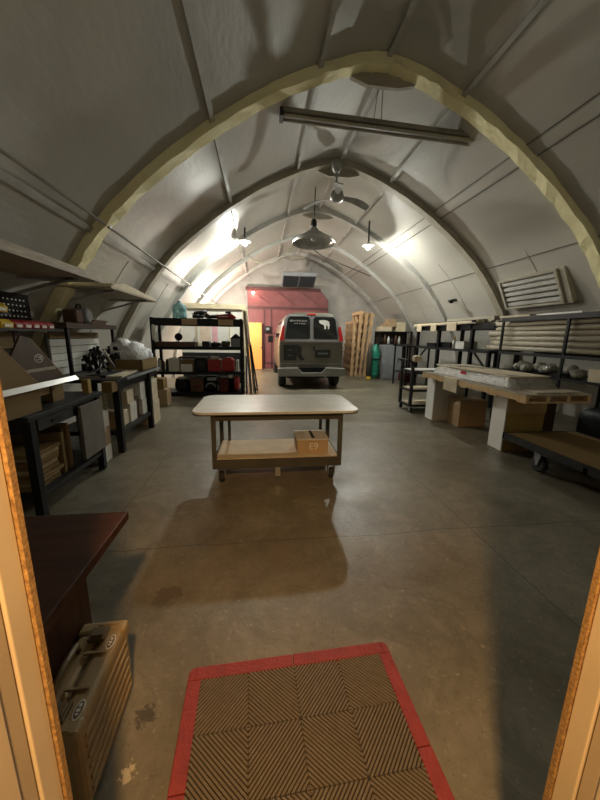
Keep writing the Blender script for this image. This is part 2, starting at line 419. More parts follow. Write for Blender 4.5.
# partition behind the black rack
pw = bpy.data.objects.new('wall_partition', None); COL.objects.link(pw); pw.location = (-1.3, 9.75, 0); ROOT[pw] = Vector(pw.location); pw['kind'] = 'structure'
obj('panel', B(-2.3, -.52, 9.76, 9.80, .92, 2.2), 'panel', pw); obj('lower_board', B(-2.3, -.52, 9.76, 9.80, 0, .92), 'dark', pw)
obj('top_rail', B(-2.25, -.42, 9.70, 9.82, 2.17, 2.31), 'beigewood', pw)
obj('post', B(-.54, -.42, 9.70, 9.82, 0, 2.17), 'beigewood', pw)
po = thing('framed_poster', 'pale framed poster with pink stripe on the white partition behind the rack', 'poster', (-1.35, 9.74, 1.2))
mb = MB()
for a in ((-1.86, -.9, 9.735, 9.76, 1.16, 1.20), (-1.86, -.9, 9.735, 9.76, 1.72, 1.76), (-1.86, -1.82, 9.735, 9.76, 1.2, 1.72), (-.94, -.9, 9.735, 9.76, 1.2, 1.72)): mb.box(*a)
obj('frame', mb, 'beigewood', po); obj('print', B(-1.82, -.94, 9.745, 9.76, 1.2, 1.72), 'white', po)
obj('pink_stripe', B(-1.42, -1.26, 9.742, 9.745, 1.2, 1.72), 'pink', po); obj('peach_block', B(-1.76, -1.46, 9.742, 9.745, 1.25, 1.72), 'peach', po)

# ------------------------------------------------------------------ lamps and fittings overhead
for x, y, z, lb in ((-.37, 8.5, 3.64, 'bright bare work lamp by the curved hose, on the left flank of the ceiling'), (2.75, 8.5, 3.69, 'bright bare work lamp on the right flank of the ceiling')):
    w = thing('work_lamp', lb, 'lamp', (x, y, z), 'work lamps on the ceiling')
    P_ = offs(.05); q_ = min(P_, key=lambda p: (p[0]-x)**2+(p[1]-z)**2); nv = Vector((q_[0]-x, 0, q_[1]-z)); dist = nv.length; nv = Vector((0, 0, 1)); dist = shell_z(x) - z
    rt_ = Vector((0, 0, 1)).rotation_difference(nv); cc = Vector((x, y, z))
    al = lambda c: cc + rt_ @ Vector(c)
    obj('bulb', MB().sphere((x, y, z), .05), 'bulb', w)
    obj('reflector', MB().lathe([(.03, .055), (.08, .05), (.145, .036), (.15, .046), (.08, .075), (.04, .12)], (0, 0, 0), 28).shear(al), 'offwhite', w)
    obj('stem', MB().tube([(0, 0, .12), (0, 0, dist+.01)], .02).shear(al), 'dark', w)
wl_ = thing('wall_lamp', 'small warm lamp at the top left corner of the red wall', 'lamp', (-.3, 13.9, 3.2))
obj('bulb', MB().sphere((-.3, 13.86, 3.16), .05), 'warmbulb', wl_); obj('arm', MB().tube([(-.3, 14.1, 3.24), (-.3, 13.9, 3.22)], .015), 'dark', wl_); obj('socket', MB().lathe([(.03, 3.20), (.03, 3.24)], (-.3, 13.88, 0), 12), 'dark', wl_)
fx = thing('fluorescent_fixture', 'long unlit twin-tube fluorescent light hanging under the first yellow arch', 'light', (1.7, 4.85, 4.25))
a, b = Vector((.27, 4.86, 4.33)), Vector((3.16, 4.86, 4.24))
obj('reflector', MB().beam(a, b, .17, .06), 'fixture', fx, .01)
for dy in (-.05, .05): obj('tube', MB().tube([a+Vector((.05, dy, -.055)), b+Vector((-.05, dy, -.055))], .02, 10), 'arch', fx)
for e, s in ((a, 1), (b, -1)): obj('end_cap', MB().beam(e+Vector((0, 0, -.035)), e+Vector((s*.05, 0, -.035)), .17, .09), 'dark', fx)
for x in (1.55, 1.66): obj('hanging_wire', MB().tube([(x, 4.86, 4.32), (1.58 if x < 1.6 else 1.64, 4.80, shell_z(x)-.01)], .005, 6), 'dark', fx)
# ceiling fan
fn = thing('ceiling_fan', 'grey ceiling fan with bent blades hanging from the ridge', 'fan', (1.42, 6.4, 3.9))
hc = Vector((1.42, 6.4, 3.97))
obj('canopy', MB().lathe([(.10, 4.55), (.09, 4.45), (.05, 4.38)], (1.40, 6.4, 0), 16), 'shade', fn)
obj('down_rod', MB().tube([(1.40, 6.4, 4.40), hc], .02), 'shade', fn)
obj('motor', MB().lathe([(.03, .12), (.11, .09), (.13, .03), (.13, -.03), (.09, -.07), (.03, -.08)], hc, 20), 'shade', fn)
for ang in (20, 140, 260):
    R = Matrix.Rotation(math.radians(ang), 4, 'Z'); mb = MB()
    st = [(.12, .035, 0), (.25, .05, .0), (.4, .075, .0), (.55, .08, -.02), (.66, .075, -.05), (.72, .05, -.08)]
    g = []
    for x, w, z in st: g.append([mb.bm.verts.new(hc + R @ Vector(p)) for p in ((x, w, z-.012), (x, -w, z+.02), (x, -w, z+.032), (x, w, z))])
    for A, Bq in zip(g, g[1:]):
        for k in range(4): mb.bm.faces.new((A[k], A[(k+1)%4], Bq[(k+1)%4], Bq[k]))
    mb.bm.faces.new(g[0]); mb.bm.faces.new(g[-1][::-1])
    obj('blade', mb, 'shade', fn)
# pendant with wide cone shade
pl = thing('pendant_lamp', 'wide conical pendant lamp hanging beyond the ceiling fan', 'lamp', (1.22, 7.8, 3.5))
c = (1.22, 7.8, 0)
obj('shade', MB().lathe([(.07, 3.88), (.12, 3.80), (.44, 3.62), (.45, 3.60), (.44, 3.605), (.11, 3.78)], c, 28, caps=False), 'shade', pl)
obj('rim', MB().lathe([(.45, 3.62), (.50, 3.52), (.49, 3.515), (.44, 3.61)], c, 28, caps=False), 'steel', pl)
obj('neck', MB().lathe([(.03, 4.05), (.06, 4.02), (.08, 3.92), (.075, 3.86)], c, 16), 'dark', pl)
obj('cord', MB().tube([(1.22, 7.8, 4.03), (1.24, 7.8, shell_z(1.24))], .012), 'dark', pl)
obj('bulb', MB().sphere((1.22, 7.8, 3.64), .07), 'white', pl)
# hose and cables at the back of the ceiling
solo('air_hose', MB().tube(catmull([(-.72, 11.25, shell_z(-.72)-.03), (-.5, 11.2, 4.05), (-.2, 11.15, 3.83), (.1, 11.1, 3.74), (.5, 11.1, 3.84), (.85, 11.2, 4.12), (1.2, 11.3, 4.5)], 5), .032, 10), 'arch', 'pale flexible hose sagging across the far part of the ceiling', 'hose')
solo('cable', MB().tube(catmull([(1.3, 10.8, 4.55), (1.9, 10.9, 4.05), (2.8, 11.0, 3.75), (3.7, 11.0, 3.45)], 6), .012, 6), 'dark', 'thin dark cable looping from the ridge to the ceiling right of the heater', 'cable')
# small camera bracket on the right flank
sc = thing('security_camera', 'small black camera on a bracket fixed to the white ceiling above the planks', 'camera', (4.9, 8.2, 2.4))
wx = 4.92; wz = 2.40
obj('bracket', MB().beam((wx-.02, 8.2, wz), (5.12, 8.2, wz+.03), .03).beam((5.09, 8.1, wz+.03), (5.09, 8.3, wz+.03), .06), 'black', sc)
obj('body', MB().tube([(wx-.02, 8.10, wz-.02), (wx-.10, 7.9, wz-.05)], .045, 12), 'black', sc)
# louvred light box on the right wall
lv = thing('louvred_vent', 'louvred metal vent tilted on the wall above the cardboard rolls', 'vent', (5.0, 5.75, 2.05))
lo, hi = Vector((5.17, 0, 2.06)), Vector((4.90, 0, 2.60)); nrm = Vector((-(hi-lo).z, 0, (hi-lo).x)).normalized()
def lp(t, y, d): return lo.lerp(hi, t) + nrm*d*1. + Vector((0, y, 0))
ya, yb = 5.08, 6.42
bx = MB()
def slab(mb, t0, t1, y0, y1, d0, d1):
    v = [mb.bm.verts.new(lp(t, y, d)) for t, y, d in ((t0,y0,d0),(t1,y0,d0),(t1,y1,d0),(t0,y1,d0),(t0,y0,d1),(t1,y0,d1),(t1,y1,d1),(t0,y1,d1))]
    for f in ((3,2,1,0),(4,5,6,7),(0,1,5,4),(1,2,6,5),(2,3,7,6),(3,0,4,7)): mb.bm.faces.new([v[i] for i in f])
    return mb
D = .02
slab(bx, 0, 1, ya, yb, -.16, -.14); obj('back_panel', bx, 'dark', lv)
fr = MB(); slab(fr, 0, .05, ya, yb, -.14, D); slab(fr, .95, 1, ya, yb, -.14, D); slab(fr, .05, .95, ya, ya+.05, -.14, D); slab(fr, .05, .95, yb-.05, yb, -.14, D)
obj('frame', fr, 'arch', lv)
for i in range(5):
    q = MB(); t = .09+.175*i
    slab(q, t, t+.10, ya+.05, yb-.05, -.08, -.01)
    obj('slat', q, 'arch_pale', lv)
slab_m = MB(); slab(slab_m, -.02, 1.02, ya-.12, ya, -.2, -.02); obj('side_box', slab_m, 'arch', lv)

# ------------------------------------------------------------------ rolling work table
T = thing('rolling_table', 'pale laminate-topped work table on casters in the middle of the floor', 'table', (.16, 3.35, 0))
def rrect(x0, x1, y0, y1, r, n=6):
    P = []
    for cx, cy, a0 in ((x1-r, y1-r, 0), (x0+r, y1-r, 90), (x0+r, y0+r, 180), (x1-r, y0+r, 270)):
        for k in range(n+1):
            a = math.radians(a0+90*k/n); P.append((cx+r*math.cos(a), cy+r*math.sin(a)))
    return P
obj('tabletop', MB().prism(rrect(-.66, .97, 2.94, 3.84, .13), (.712, .737), 'xy'), 'tabletop', T, .003)
obj('edge_band', MB().prism(rrect(-.662, .972, 2.938, 3.842, .13), (.704, .714), 'xy'), 'inkdark', T)
for x in (-.46, .78):
    for y in (3.0, 3.60):
        obj('leg', B(x-.02, x+.02, y-.02, y+.02, .16, .70), 'olive', T)
for x in (-.37, .69): obj('leg', B(x-.015, x+.015, 3.57, 3.60, .25, .70), 'olive', T)
obj('frame_rail', B(-.46, .78, 2.985, 3.015, .645, .685).box(-.46, .78, 3.585, 3.615, .645, .685).box(-.475, -.445, 3.0, 3.6, .645, .685).box(.765, .795, 3.0, 3.6, .645, .685), 'olive', T)
obj('base_frame', B(-.45, .77, 2.985, 3.01, .155, .245).box(-.45, .77, 3.59, 3.615, .155, .245).box(-.47, -.45, 2.985, 3.615, .155, .245).box(.77, .79, 2.985, 3.615, .155, .245), 'olive', T)
obj('deck', B(-.45, .77, 3.01, 3.59, .215, .252), 'cardpale', T)
def caster(parent, x, y, top, r=.055, m='brown'):
    f = obj('caster', MB().box(x-.035, x-.028, y-.03, y+.03, r*.7, top).box(x+.028, x+.035, y-.03, y+.03, r*.7, top).box(x-.04, x+.04, y-.04, y+.04, top-.012, top), 'steel', parent)
    obj('wheel', MB().lathe([(r*.8, -.024), (r, -.018), (r, .018), (r*.8, .024)], (x, y, r), 18, 'x'), m, f)
for x in (-.40, .71):
    for y in (3.05, 3.54): caster(T, x, y, .156, .055, 'rubber')
obj('foot', B(.13, .18, 2.99, 3.03, .06, .156), 'steel', T)
bx = thing('cardboard_box', 'small cardboard box marked E9 on the lower deck of the rolling table', 'box', (.53, 3.24, .252))
obj('carton', B(.36, .68, 3.09, 3.40, .252, .40), 'card', bx, .003)
obj('lid_flap', MB().box(.35, .69, 3.08, 3.41, .40, .408), 'offwhite', bx)
obj('tape', B(.455, .505, 3.085, 3.40, .408, .410), 'white', bx); obj('slot', B(.515, .545, 3.12, 3.38, .408, .412), 'inkdark', bx)
text('E9', .10, 'ink', bx, (.53, 3.088, .325))

# ------------------------------------------------------------------ door mat
mt = thing('floor_mat', 'red-edged brown ribbed mat on the floor inside the doorway', 'mat', (.14, .86, 0))
rotm = Matrix.Rotation(math.radians(2.0), 4, 'Z')
MX, MY0, MY1 = .452, -.42, .335
def loc2(x, y, z): p = rotm @ Vector((x, y, z)); return (.14+p.x, .86+p.y, p.z)
bm_ = MB()
tile = (2*MX-.11)/2
for ix in range(2):
    for iy in range(2):
        x0 = -MX+.055+ix*tile; y1 = MY1-.055-iy*tile; y0 = max(y1-tile, MY0)
        if y0 >= y1: continue
        c_x, c_y = x0+tile/2, y1-tile/2; h = tile/2
        p = .0165; n = int(2*h/p)
        for sx in (-1, 1):
            for sy in (-1, 1):
                for k in range(n):
                    # rib |u|+|v| = s inside the quarter
                    s = (k+.5)*p
                    a = (min(s, h), max(0, s-h)); b = (max(0, s-h), min(s, h))
                    A = Vector((c_x+sx*a[0], c_y+sy*a[1])); Bq = Vector((c_x+sx*b[0], c_y+sy*b[1]))
                    if A.y < MY0 and Bq.y < MY0: continue
                    if (A-Bq).length < .004: continue
                    for P_, Q_ in ((A, Bq), (Bq, A)):
                        if P_.y < MY0: P_.xy = P_ + (Q_-P_)*((MY0-P_.y)/(Q_.y-P_.y))
                    if (A-Bq).length < .004: continue
                    bm_.beam((A.x, A.y, .010), (Bq.x, Bq.y, .010), .0075, .010)
bm_.shear(lambda c: loc2(*c)); obj('ribbed_tiles', bm_, 'mattile', mt)
obj('backing', MB().box(-MX+.05, MX-.05, MY0, MY1-.05, .0, .0055).shear(lambda c: loc2(*c)), 'rubber', mt)
def edgepiece(x0, x1, y0, y1, nm='edge_strip'):
    obj(nm, MB().box(x0, x1, y0, y1, 0, .016).shear(lambda c: loc2(*c)), 'matred', mt, .004)
edgepiece(-MX+.03, -.002, MY1-.055, MY1); edgepiece(.002, MX-.03, MY1-.055, MY1)
for x0, x1 in ((-MX, -MX+.055), (MX-.055, MX)):
    edgepiece(x0, x1, MY1-.40, MY1-.0562); edgepiece(x0, x1, MY0, MY1-.403)
for sx in (-1, 1):
    c0 = (sx*(MX-.03), MY1-.03)
    P = [(sx*(MX-.03), MY1), ] + [(c0[0]+sx*.03*math.sin(a), c0[1]+.03*math.cos(a)) for a in [PI/2*k/6 for k in range(1, 7)]] + [(sx*MX, MY1-.056), (sx*(MX-.03), MY1-.056)]
    obj('corner_piece', MB().prism(P, (0, .016), 'xy').shear(lambda c: loc2(*c)), 'matred', mt, .003)

# ------------------------------------------------------------------ desk and hard case in the left foreground
dk = thing('desk', 'dark mahogany desk standing beside the doorway behind the hard case', 'desk', (-1.0, .9, 0))
obj('desktop', B(-1.75, -.535, .50, 1.235, .715, .75), 'desk', dk, .004)
obj('side_panel', B(-.735, -.705, .56, 1.2, 0, .715), 'desk', dk); obj('side_panel', B(-1.70, -1.67, .56, 1.12, 0, .715), 'desk', dk)
obj('modesty_panel', B(-1.67, -.735, 1.06, 1.08, .1, .715), 'desk', dk)
cs = thing('hard_case', 'tan ribbed hard equipment case standing on edge beside the doorway', 'case', (-.61, .95, 0))
# built along +Y, then leaned slightly; local frame about (-.61,.95)
def cl(p):
    q = Matrix.Rotation(math.radians(1), 4, 'Z') @ Vector(p); return (-.617+q.x, .955+q.y, q.z)
LX, LY, LZ = .08, .19, .325
def part(nm, mb, m, bevel=0., par=None): return obj(nm, mb.shear(lambda c: cl(c)), m, par or cs, bevel)
part('lid_shell', MB().box(.004, LX, -LY, LY, .006, LZ), 'case', .018)
part('base_shell', MB().box(-LX, -.004, -LY, LY, .006, LZ-.004), 'case', .018)
part('seal', MB().box(-.004, .004, -LY+.006, LY-.006, .012, LZ-.012), 'casedk')
for i in range(6):
    z = .05+.042*i
    part('rib', MB().box(LX, LX+.006, -LY+.035, LY-.035, z, z+.014), 'case', .003)
for y in (-.13, .13): part('latch', MB().box(-.03, .03, y-.028, y+.028, LZ-.002, LZ+.014).box(-.022, .022, y-.018, y+.018, LZ+.014, LZ+.02), 'casedk', .004)
hd = MB().tube([cl(p) for p in ((-.045, -.075, LZ), (-.045, -.07, LZ+.03), (-.045, 0, LZ+.034), (-.045, .07, LZ+.03), (-.045, .075, LZ))], .010, 8)
obj('handle', hd, 'casedk', cs)
for y in (-.175, -.06, .06, .175): part('hinge_rib', MB().box(-.02, .055, y-.004, y+.004, LZ-.002, LZ+.006), 'case')
part('corner_guard', MB().box(-LX-.004, LX+.004, -LY-.004, -LY+.05, LZ-.06, LZ+.003), 'case', .012); part('corner_guard', MB().box(-LX-.004, LX+.004, LY-.05, LY+.004, LZ-.06, LZ+.003), 'case', .012)
for y in (-.125, .095):
    b_ = part('badge', MB().lathe([(.022, LZ-.001), (.022, LZ+.0042)], (0, 0, 0), 20).shear(lambda c: (.056+c[0]*.62, y+c[1]*1.35, c[2])), 'ink')
    part('badge_face', MB().lathe([(.018, LZ), (.018, LZ+.0052)], (0, 0, 0), 20).shear(lambda c: (.056+c[0]*.6, y+c[1]*1.35, c[2])), 'casedk', 0, b_)
    part('badge_mark', MB().box(.052, .060, y-.016, y-.010, LZ, LZ+.006).box(.050, .061, y-.006, y+.002, LZ, LZ+.006).box(.052, .060, y+.007, y+.016, LZ, LZ+.006), 'ink', 0, b_)

# ------------------------------------------------------------------ left wall: first bench
b1 = thing('workbench', 'dark steel workbench with a drawer and grey door, first along the left wall', 'workbench', (-2.05, 3.0, 0))
obj('bench_top', B(-2.4, -1.68, 2.44, 3.56, .80, .84), 'dark', b1, .004)
for x in (-1.72, -2.36):
    for y in (2.5, 3.48): obj('leg', B(x-.03, x+.03, y-.03, y+.03, 0, .80), 'black', b1)
obj('apron', B(-2.33, -1.72, 2.53, 3.45, .69, .80), 'dark', b1)
dr = obj('drawer', B(-1.72, -1.695, 2.56, 3.02, .70, .79), 'dark', b1, .004); obj('drawer_pull', B(-1.695, -1.685, 2.72, 2.86, .735, .755), 'black', dr)
obj('door', B(-1.70, -1.67, 3.10, 3.50, .25, .77), 'taupe', b1, .003)
obj('shelf', B(-2.36, -1.70, 2.5, 3.5, .17, .21), 'dark', b1); obj('back_panel', B(-2.38, -2.36, 2.5, 3.5, .2, .8), 'black', b1)
for i in range(9):
    z = .21+.034*i; w = random.uniform(.0, .05)
    solo('lumber_offcut', B(-2.25+w, -1.74-w, 2.545+.02*(i%2), 2.86+.012*(i % 3), z, z+.032), ('hard', 'card', 'hard')[i % 3],
         'wood offcut lying in the pile on the workbench shelf, %s' % ('lowest', 'second from the bottom', 'third from the bottom', 'fourth from the bottom', 'middle one', 'fourth from the top', 'third from the top', 'second from the top', 'topmost')[i], 'wood offcut', 'offcuts piled under the first bench', .002)
for i in range(4):
    y = 2.915+.044*i
    solo('upright_board', B(-2.2, -1.76-.02*(i % 2), y, y+.036, .21, .58+.03*((i*7) % 3)), ('hard', 'plydark', 'hard', 'card')[i],
         'brown board standing upright on the workbench shelf, %s from the offcut pile' % ('first', 'second', 'third', 'fourth')[i], 'board', 'boards upright under the first bench', .002)
# white-edged shelf box with two slanted gussets on the bench
wb = thing('plywood_stand', 'white-edged plywood shelf on a low box frame standing on the first bench', 'shelf', (-2.0, 2.75, .84))
obj('shelf_board', B(-2.35, -1.736, 2.15, 3.18, 1.022, 1.046), 'plydark', wb); obj('white_edge', MB().prism([(-1.735, 1.047), (-1.704, 1.016), (-1.694, 1.022), (-1.724, 1.058)], (2.15, 3.185), 'xz'), 'brightwhite', wb)
obj('front_apron', B(-1.76, -1.74, 2.15, 2.70, .84, 1.022), 'hard', wb); obj('back_apron', B(-2.25, -2.23, 2.15, 3.15, .84, 1.022), 'plydark', wb)
obj('end_block', B(-1.92, -1.83, 3.0, 3.16, .84, 1.022), 'hard', wb); obj('rail', B(-1.87, -1.85, 2.72, 3.0, .92, 1.01), 'ply', wb)
g1 = thing('slanted_board', 'plain tan board with a sloping edge leaning on the white-edged shelf', 'board', (-1.76, 2.4, 1.046))
obj('panel', MB().prism([(2.16, 1.05), (2.72, 1.05), (2.38, 1.37), (2.16, 1.42)], (-1.775, -1.76), 'yz'), 'hard', g1)
obj('edge_trim', MB().beam((-1.767, 2.72, 1.055), (-1.767, 2.38, 1.375), .018, .006, up=(0, 1, 1)), 'card', g1)
g2 = thing('slanted_board', 'dark brown sloping board with a sticker behind the plain tan board', 'board', (-1.8, 2.9, 1.046))
obj('panel', MB().prism([(2.5, 1.05), (3.17, 1.05), (2.79, 1.40), (2.70, 1.42), (2.56, 1.25)], (-1.83, -1.815), 'yz'), 'plydark', g2)
obj('edge_trim', MB().beam((-1.822, 3.17, 1.055), (-1.822, 2.79, 1.405), .018, .006, up=(0, 1, 1)), 'card', g2)
obj('tape_strip', B(-1.815, -1.813, 2.68, 3.06, 1.13, 1.155), 'wood', g2)
st = obj('sticker', MB().lathe([(.045, 0), (.045, .002)], (0, 0, 0), 8, 'x').shear(lambda c: (-1.815+c[0], 2.865+c[1]*1.25, 1.235+c[2]*.8)), 'ink', g2)
obj('sticker_face', MB().lathe([(.038, 0), (.038, .003)], (0, 0, 0), 8, 'x').shear(lambda c: (-1.815+c[0], 2.865+c[1]*1.25, 1.235+c[2]*.8)), 'plydark', st)
text('OK', .05, 'ink', st, (-1.811, 2.865, 1.235), '+x')
# pegboard with rails of bins
pg = thing('pegboard', 'dark pegboard of light hooks above the slanted boards', 'pegboard', (-2.25, 3.2, 1.0))
obj('board', B(-2.3, -2.28, 2.4, 3.58, 1.50, 1.80), 'matteblack', pg)
mb = MB()
for i in range(22):
    for j in range(5): mb.lathe([(.008, 0), (.008, .006)], (-2.28, 2.45+.05*i, 1.54+.05*j), 6, 'x')
obj('hook_dots', mb, 'offwhite', pg)
obj('rail', B(-2.28, -2.16, 2.4, 3.86, 1.455, 1.475), 'black', pg); obj('upper_rail', B(-2.28, -2.20, 2.4, 3.2, 1.595, 1.61), 'black', pg)
obj('post', B(-2.32, -2.27, 3.30, 3.36, .84, 1.47), 'plydark', pg)
obj('lower_board', B(-2.31, -2.28, 2.4, 3.3, 1.30, 1.45), 'hard', pg)
def bin_(y, z, m, lb, w=.105, grp='small parts bins on the pegboard rails'):
    t = thing('parts_bin', lb, 'bin', (-2.22, y, z), grp)
    obj('tray', MB().prism([(-2.275, z), (-2.175, z), (-2.165, z+.045), (-2.20, z+.075), (-2.275, z+.085)], (y-w/2, y+w/2), 'xz'), m, t, .004)
    obj('label_card', B(-2.172, -2.162, y-w*.32, y+w*.32, z+.012, z+.036), 'ink', t)
    return t
nth = ('nearest the yellow bin', 'second from the yellow bin', 'third from the yellow bin', 'fourth from the yellow bin', 'at the end of the rail')
for i in range(5): bin_(3.235+.112*i, 1.475, 'red', 'red parts bin on the lower pegboard rail, %s' % nth[i])
bin_(3.10, 1.475, 'yellow', 'yellow parts bin at the end of its row beside the red bins', .14); bin_(2.94, 1.475, 'yellow', 'yellow parts bin on the lower rail, second from the red bins', .14)
bin_(3.06, 1.61, 'yellow', 'yellow parts bin at the end of the upper rail', .14); bin_(2.90, 1.61, 'yellow', 'yellow parts bin on the upper rail, one along from its end', .14)

# ------------------------------------------------------------------ second bench
b2 = thing('workbench', 'long dark workbench with boxes beneath, second along the left wall', 'workbench', (-2.1, 4.75, 0))
obj('bench_top', B(-2.55, -1.68, 3.92, 5.58, .87, .91), 'dark', b2, .004); obj('front_edge', B(-1.68, -1.672, 4.2, 5.58, .872, .908), 'grey', b2)
for x in (-1.72, -2.5):
    for y in (3.98, 5.06): obj('leg', B(x-.035, x+.035, y-.035, y+.035, 0, .87), 'black', b2)
obj('apron', B(-1.75, -1.72, 4.0, 5.5, .78, .87), 'black', b2); obj('shelf', B(-2.5, -1.70, 3.98, 5.06, .22, .27), 'dark', b2)
obj('near_board', B(-1.80, -1.69, 3.80, 3.945, .78, .90), 'hard', b2)
solo('pale_plank', B(-2.2, -1.75, 4.1, 5.0, .91, .93), 'cardpale', 'flat pale plank lying on the second bench top', 'plank', rotz=.1)
solo('wood_block', B(-1.92, -1.86, 3.60, 3.66, .84, .98), 'ochre', 'small upright wood block between the two benches', 'block')
for o in (bpy.data.objects['wood_block'],): o.location = (-1.78, 3.46, .84)
def carton(name, x0, x1, y0, y1, z0, z1, m, lb, grp=None, tape=True, cat='box', rz=0., loc=None):
    t = thing(name, lb, cat, ((x0+x1)/2, (y0+y1)/2, z0), grp)
    obj('carton', B(x0, x1, y0, y1, z0, z1), m, t, .003)
    if tape: obj('tape', B(x0+.0, x1+.001, (y0+y1)/2-.02, (y0+y1)/2+.02, z1-.05, z1+.001), 'ink' if m != 'white' else 'cardpale', t)
    t.rotation_euler.z = rz; return t
G = 'boxes under the second bench'
carton('cardboard_box', -2.1, -1.76, 4.06, 4.22, .27, .50, 'card', 'brown carton on the second bench shelf beside its near leg', G)
carton('cardboard_box', -2.1, -1.77, 4.24, 4.38, .27, .46, 'cardpale', 'pale carton on the second bench shelf, second from the near leg', G)
carton('cardboard_box', -2.1, -1.75, 4.40, 4.62, .27, .52, 'offwhite', 'white carton low in the middle of the second bench shelf', G)
carton('cardboard_box', -2.1, -1.77, 4.38, 4.60, .521, .70, 'cardpale', 'pale carton stacked on the white carton of the second bench shelf', G)
carton('cardboard_box', -2.1, -1.79, 4.66, 4.80, .27, .55, 'plydark', 'dark brown carton upright on the second bench shelf', G, False)
carton('cardboard_box', -2.1, -1.74, 4.82, 5.0, .27, .50, 'offwhite', 'white carton at the far end of the second bench shelf', G)
carton('cardboard_box', -2.1, -1.75, 4.80, 5.0, .501, .75, 'white', 'white carton stacked at the far end of the second bench shelf', G, False)
carton('cardboard_box', -2.05, -1.72, 5.18, 5.52, 0, .38, 'cardpale', 'pale carton on the floor past the second bench leg, lower of two', 'pale cartons past the second bench')
carton('cardboard_box', -2.05, -1.73, 5.18, 5.50, .381, .72, 'cardpale', 'pale carton on the floor past the second bench leg, upper of two', 'pale cartons past the second bench')
carton('cardboard_box', -2.2, -1.9, 6.6, 6.9, 0, .34, 'card', 'brown carton on the floor before the black rack, lower of two', 'cartons before the rack')
carton('cardboard_box', -2.24, -1.96, 6.62, 6.88, .341, .56, 'hard', 'tan carton stacked before the black rack, upper of two', 'cartons before the rack', False)
solo('leaning_plank', MB().beam((-2.44, 7.1, .0), (-2.52, 7.15, 1.15), .16, .03, up=(0, 1, 0)), 'beigewood', 'beige plank standing upright at the left end of the black rack', 'plank')
# gap between the benches
carton('cardboard_box', -2.0, -1.76, 3.60, 3.80, 0, .18, 'offwhite', 'white bag-like carton on the floor between the benches, lowest of the stack', 'cartons between the benches', False)
carton('cardboard_box', -2.0, -1.77, 3.61, 3.80, .181, .40, 'card', 'brown carton in the middle of the stack between the benches', 'cartons between the benches')
carton('cardboard_box', -2.0, -1.76, 3.60, 3.80, .401, .58, 'offwhite', 'white printed carton near the top of the stack between the benches', 'cartons between the benches')
carton('cardboard_box', -1.98, -1.80, 3.62, 3.78, .581, .76, 'cardpale', 'small pale carton topping the stack between the benches', 'cartons between the benches', False)
solo('leaning_plank', B(-1.82, -1.80, 3.835, 3.90, 0, .80), 'wood', 'narrow pale plank upright against the near end of the second bench', 'plank')
# hutch at the back of the second bench
ht = thing('bench_hutch', 'dark shelf stand with a white slatted back on the second bench', 'shelf', (-2.4, 4.9, .91))
obj('top_board', B(-2.58, -2.22, 4.05, 5.35, 1.50, 1.56), 'plydark', ht)
for y in (4.08, 5.25): obj('post', B(-2.27, -2.235, y, y+.035, .91, 1.50), 'black', ht)
obj('back_board', B(-2.50, -2.48, 4.1, 5.3, .91, 1.44), 'seam', ht)
for i in range(5): obj('slat', B(-2.48, -2.465, 4.12, 5.28, .93+.088*i, 1.01+.088*i), 'offwhite', ht)
obj('upper_strip', B(-2.48, -2.46, 4.12, 5.28, 1.375, 1.45), 'hard', ht)
mc = thing('bench_motor', 'grey round motor housing on top of the hutch', 'motor', (-2.36, 4.6, 1.56))
obj('housing', MB().lathe([(.085, -.11), (.10, -.09), (.10, .10), (.07, .13)], (-2.36, 4.62, 1.665), 20, 'x'), 'grey', mc)
obj('gear_end', B(-2.44, -2.27, 4.38, 4.54, 1.56, 1.73), 'brown', mc, .02); obj('foot', B(-2.46, -2.26, 4.54, 4.70, 1.56, 1.58), 'dark', mc)
obj('handle', MB().tube([(-2.36, 4.56, 1.76), (-2.36, 4.58, 1.80), (-2.36, 4.66, 1.80), (-2.36, 4.68, 1.76)], .012), 'black', mc)
solo('folded_tool', MB().box(-2.4, -2.3, 4.8, 5.2, 1.56, 1.60).box(-2.38, -2.32, 4.9, 5.3, 1.60, 1.625), 'brown', 'flat brown tool lying on the hutch beside the motor', 'tool')
mg = thing('bench_machine', 'black jointed bench machine with a bright diagonal rod before the white slats', 'machine', (-2.0, 4.35, .91))
obj('base', B(-2.12, -1.88, 4.1, 4.62, .91, .94), 'black', mg, .008)
obj('column', MB().tube([(-2.05, 4.3, .94), (-2.1, 4.28, 1.25)], .025), 'black', mg)
obj('chrome_rod', MB().tube([(-2.0, 4.38, 1.24), (-1.97, 4.58, .98)], .018), 'chrome', mg)
q = MB()
for i in range(26):
    p = Vector((random.uniform(-2.12, -1.93), random.uniform(4.08, 4.7), random.uniform(.97, 1.26)))
    q.tube([p, p+Vector((random.uniform(-.04, .04), random.uniform(-.11, .11), random.uniform(-.09, .09)))], random.uniform(.014, .032), 6)
obj('arms', q, 'black', mg)
tr = MB(); tr.tube([(-2.02, 4.18+.13*math.cos(a), 1.12+.13*math.sin(a)) for a in [2*PI*k/20 for k in range(21)]], .012, 6); obj('hoop', tr, 'black', mg)
for i in range(7):
    p = Vector((random.uniform(-1.98, -1.9), random.uniform(4.12, 4.6), random.uniform(.95, 1.1)))
    obj('bright_fitting', MB().tube([p, p+Vector((0, random.uniform(-.06, .06), random.uniform(-.05, .05)))], .007, 6), 'chrome', mg)
bt = thing('cardboard_tray', 'open cardboard tray holding a white bag at the far end of the second bench', 'tray', (-2.05, 5.3, .91))
q = MB()
X0, X1, A0, A1, Z0, Z1 = -2.2, -1.72, 4.88, 5.56, .91, 1.07
q.box(X0, X1, A0, A1, Z0, Z0+.01); q.box(X0, X1, A0, A0+.01, Z0, Z1); q.box(X0, X1, A1-.01, A1, Z0, Z1); q.box(X0, X0+.01, A0, A1, Z0, Z1); q.box(X1-.01, X1, A0, A1, Z0, Z1)
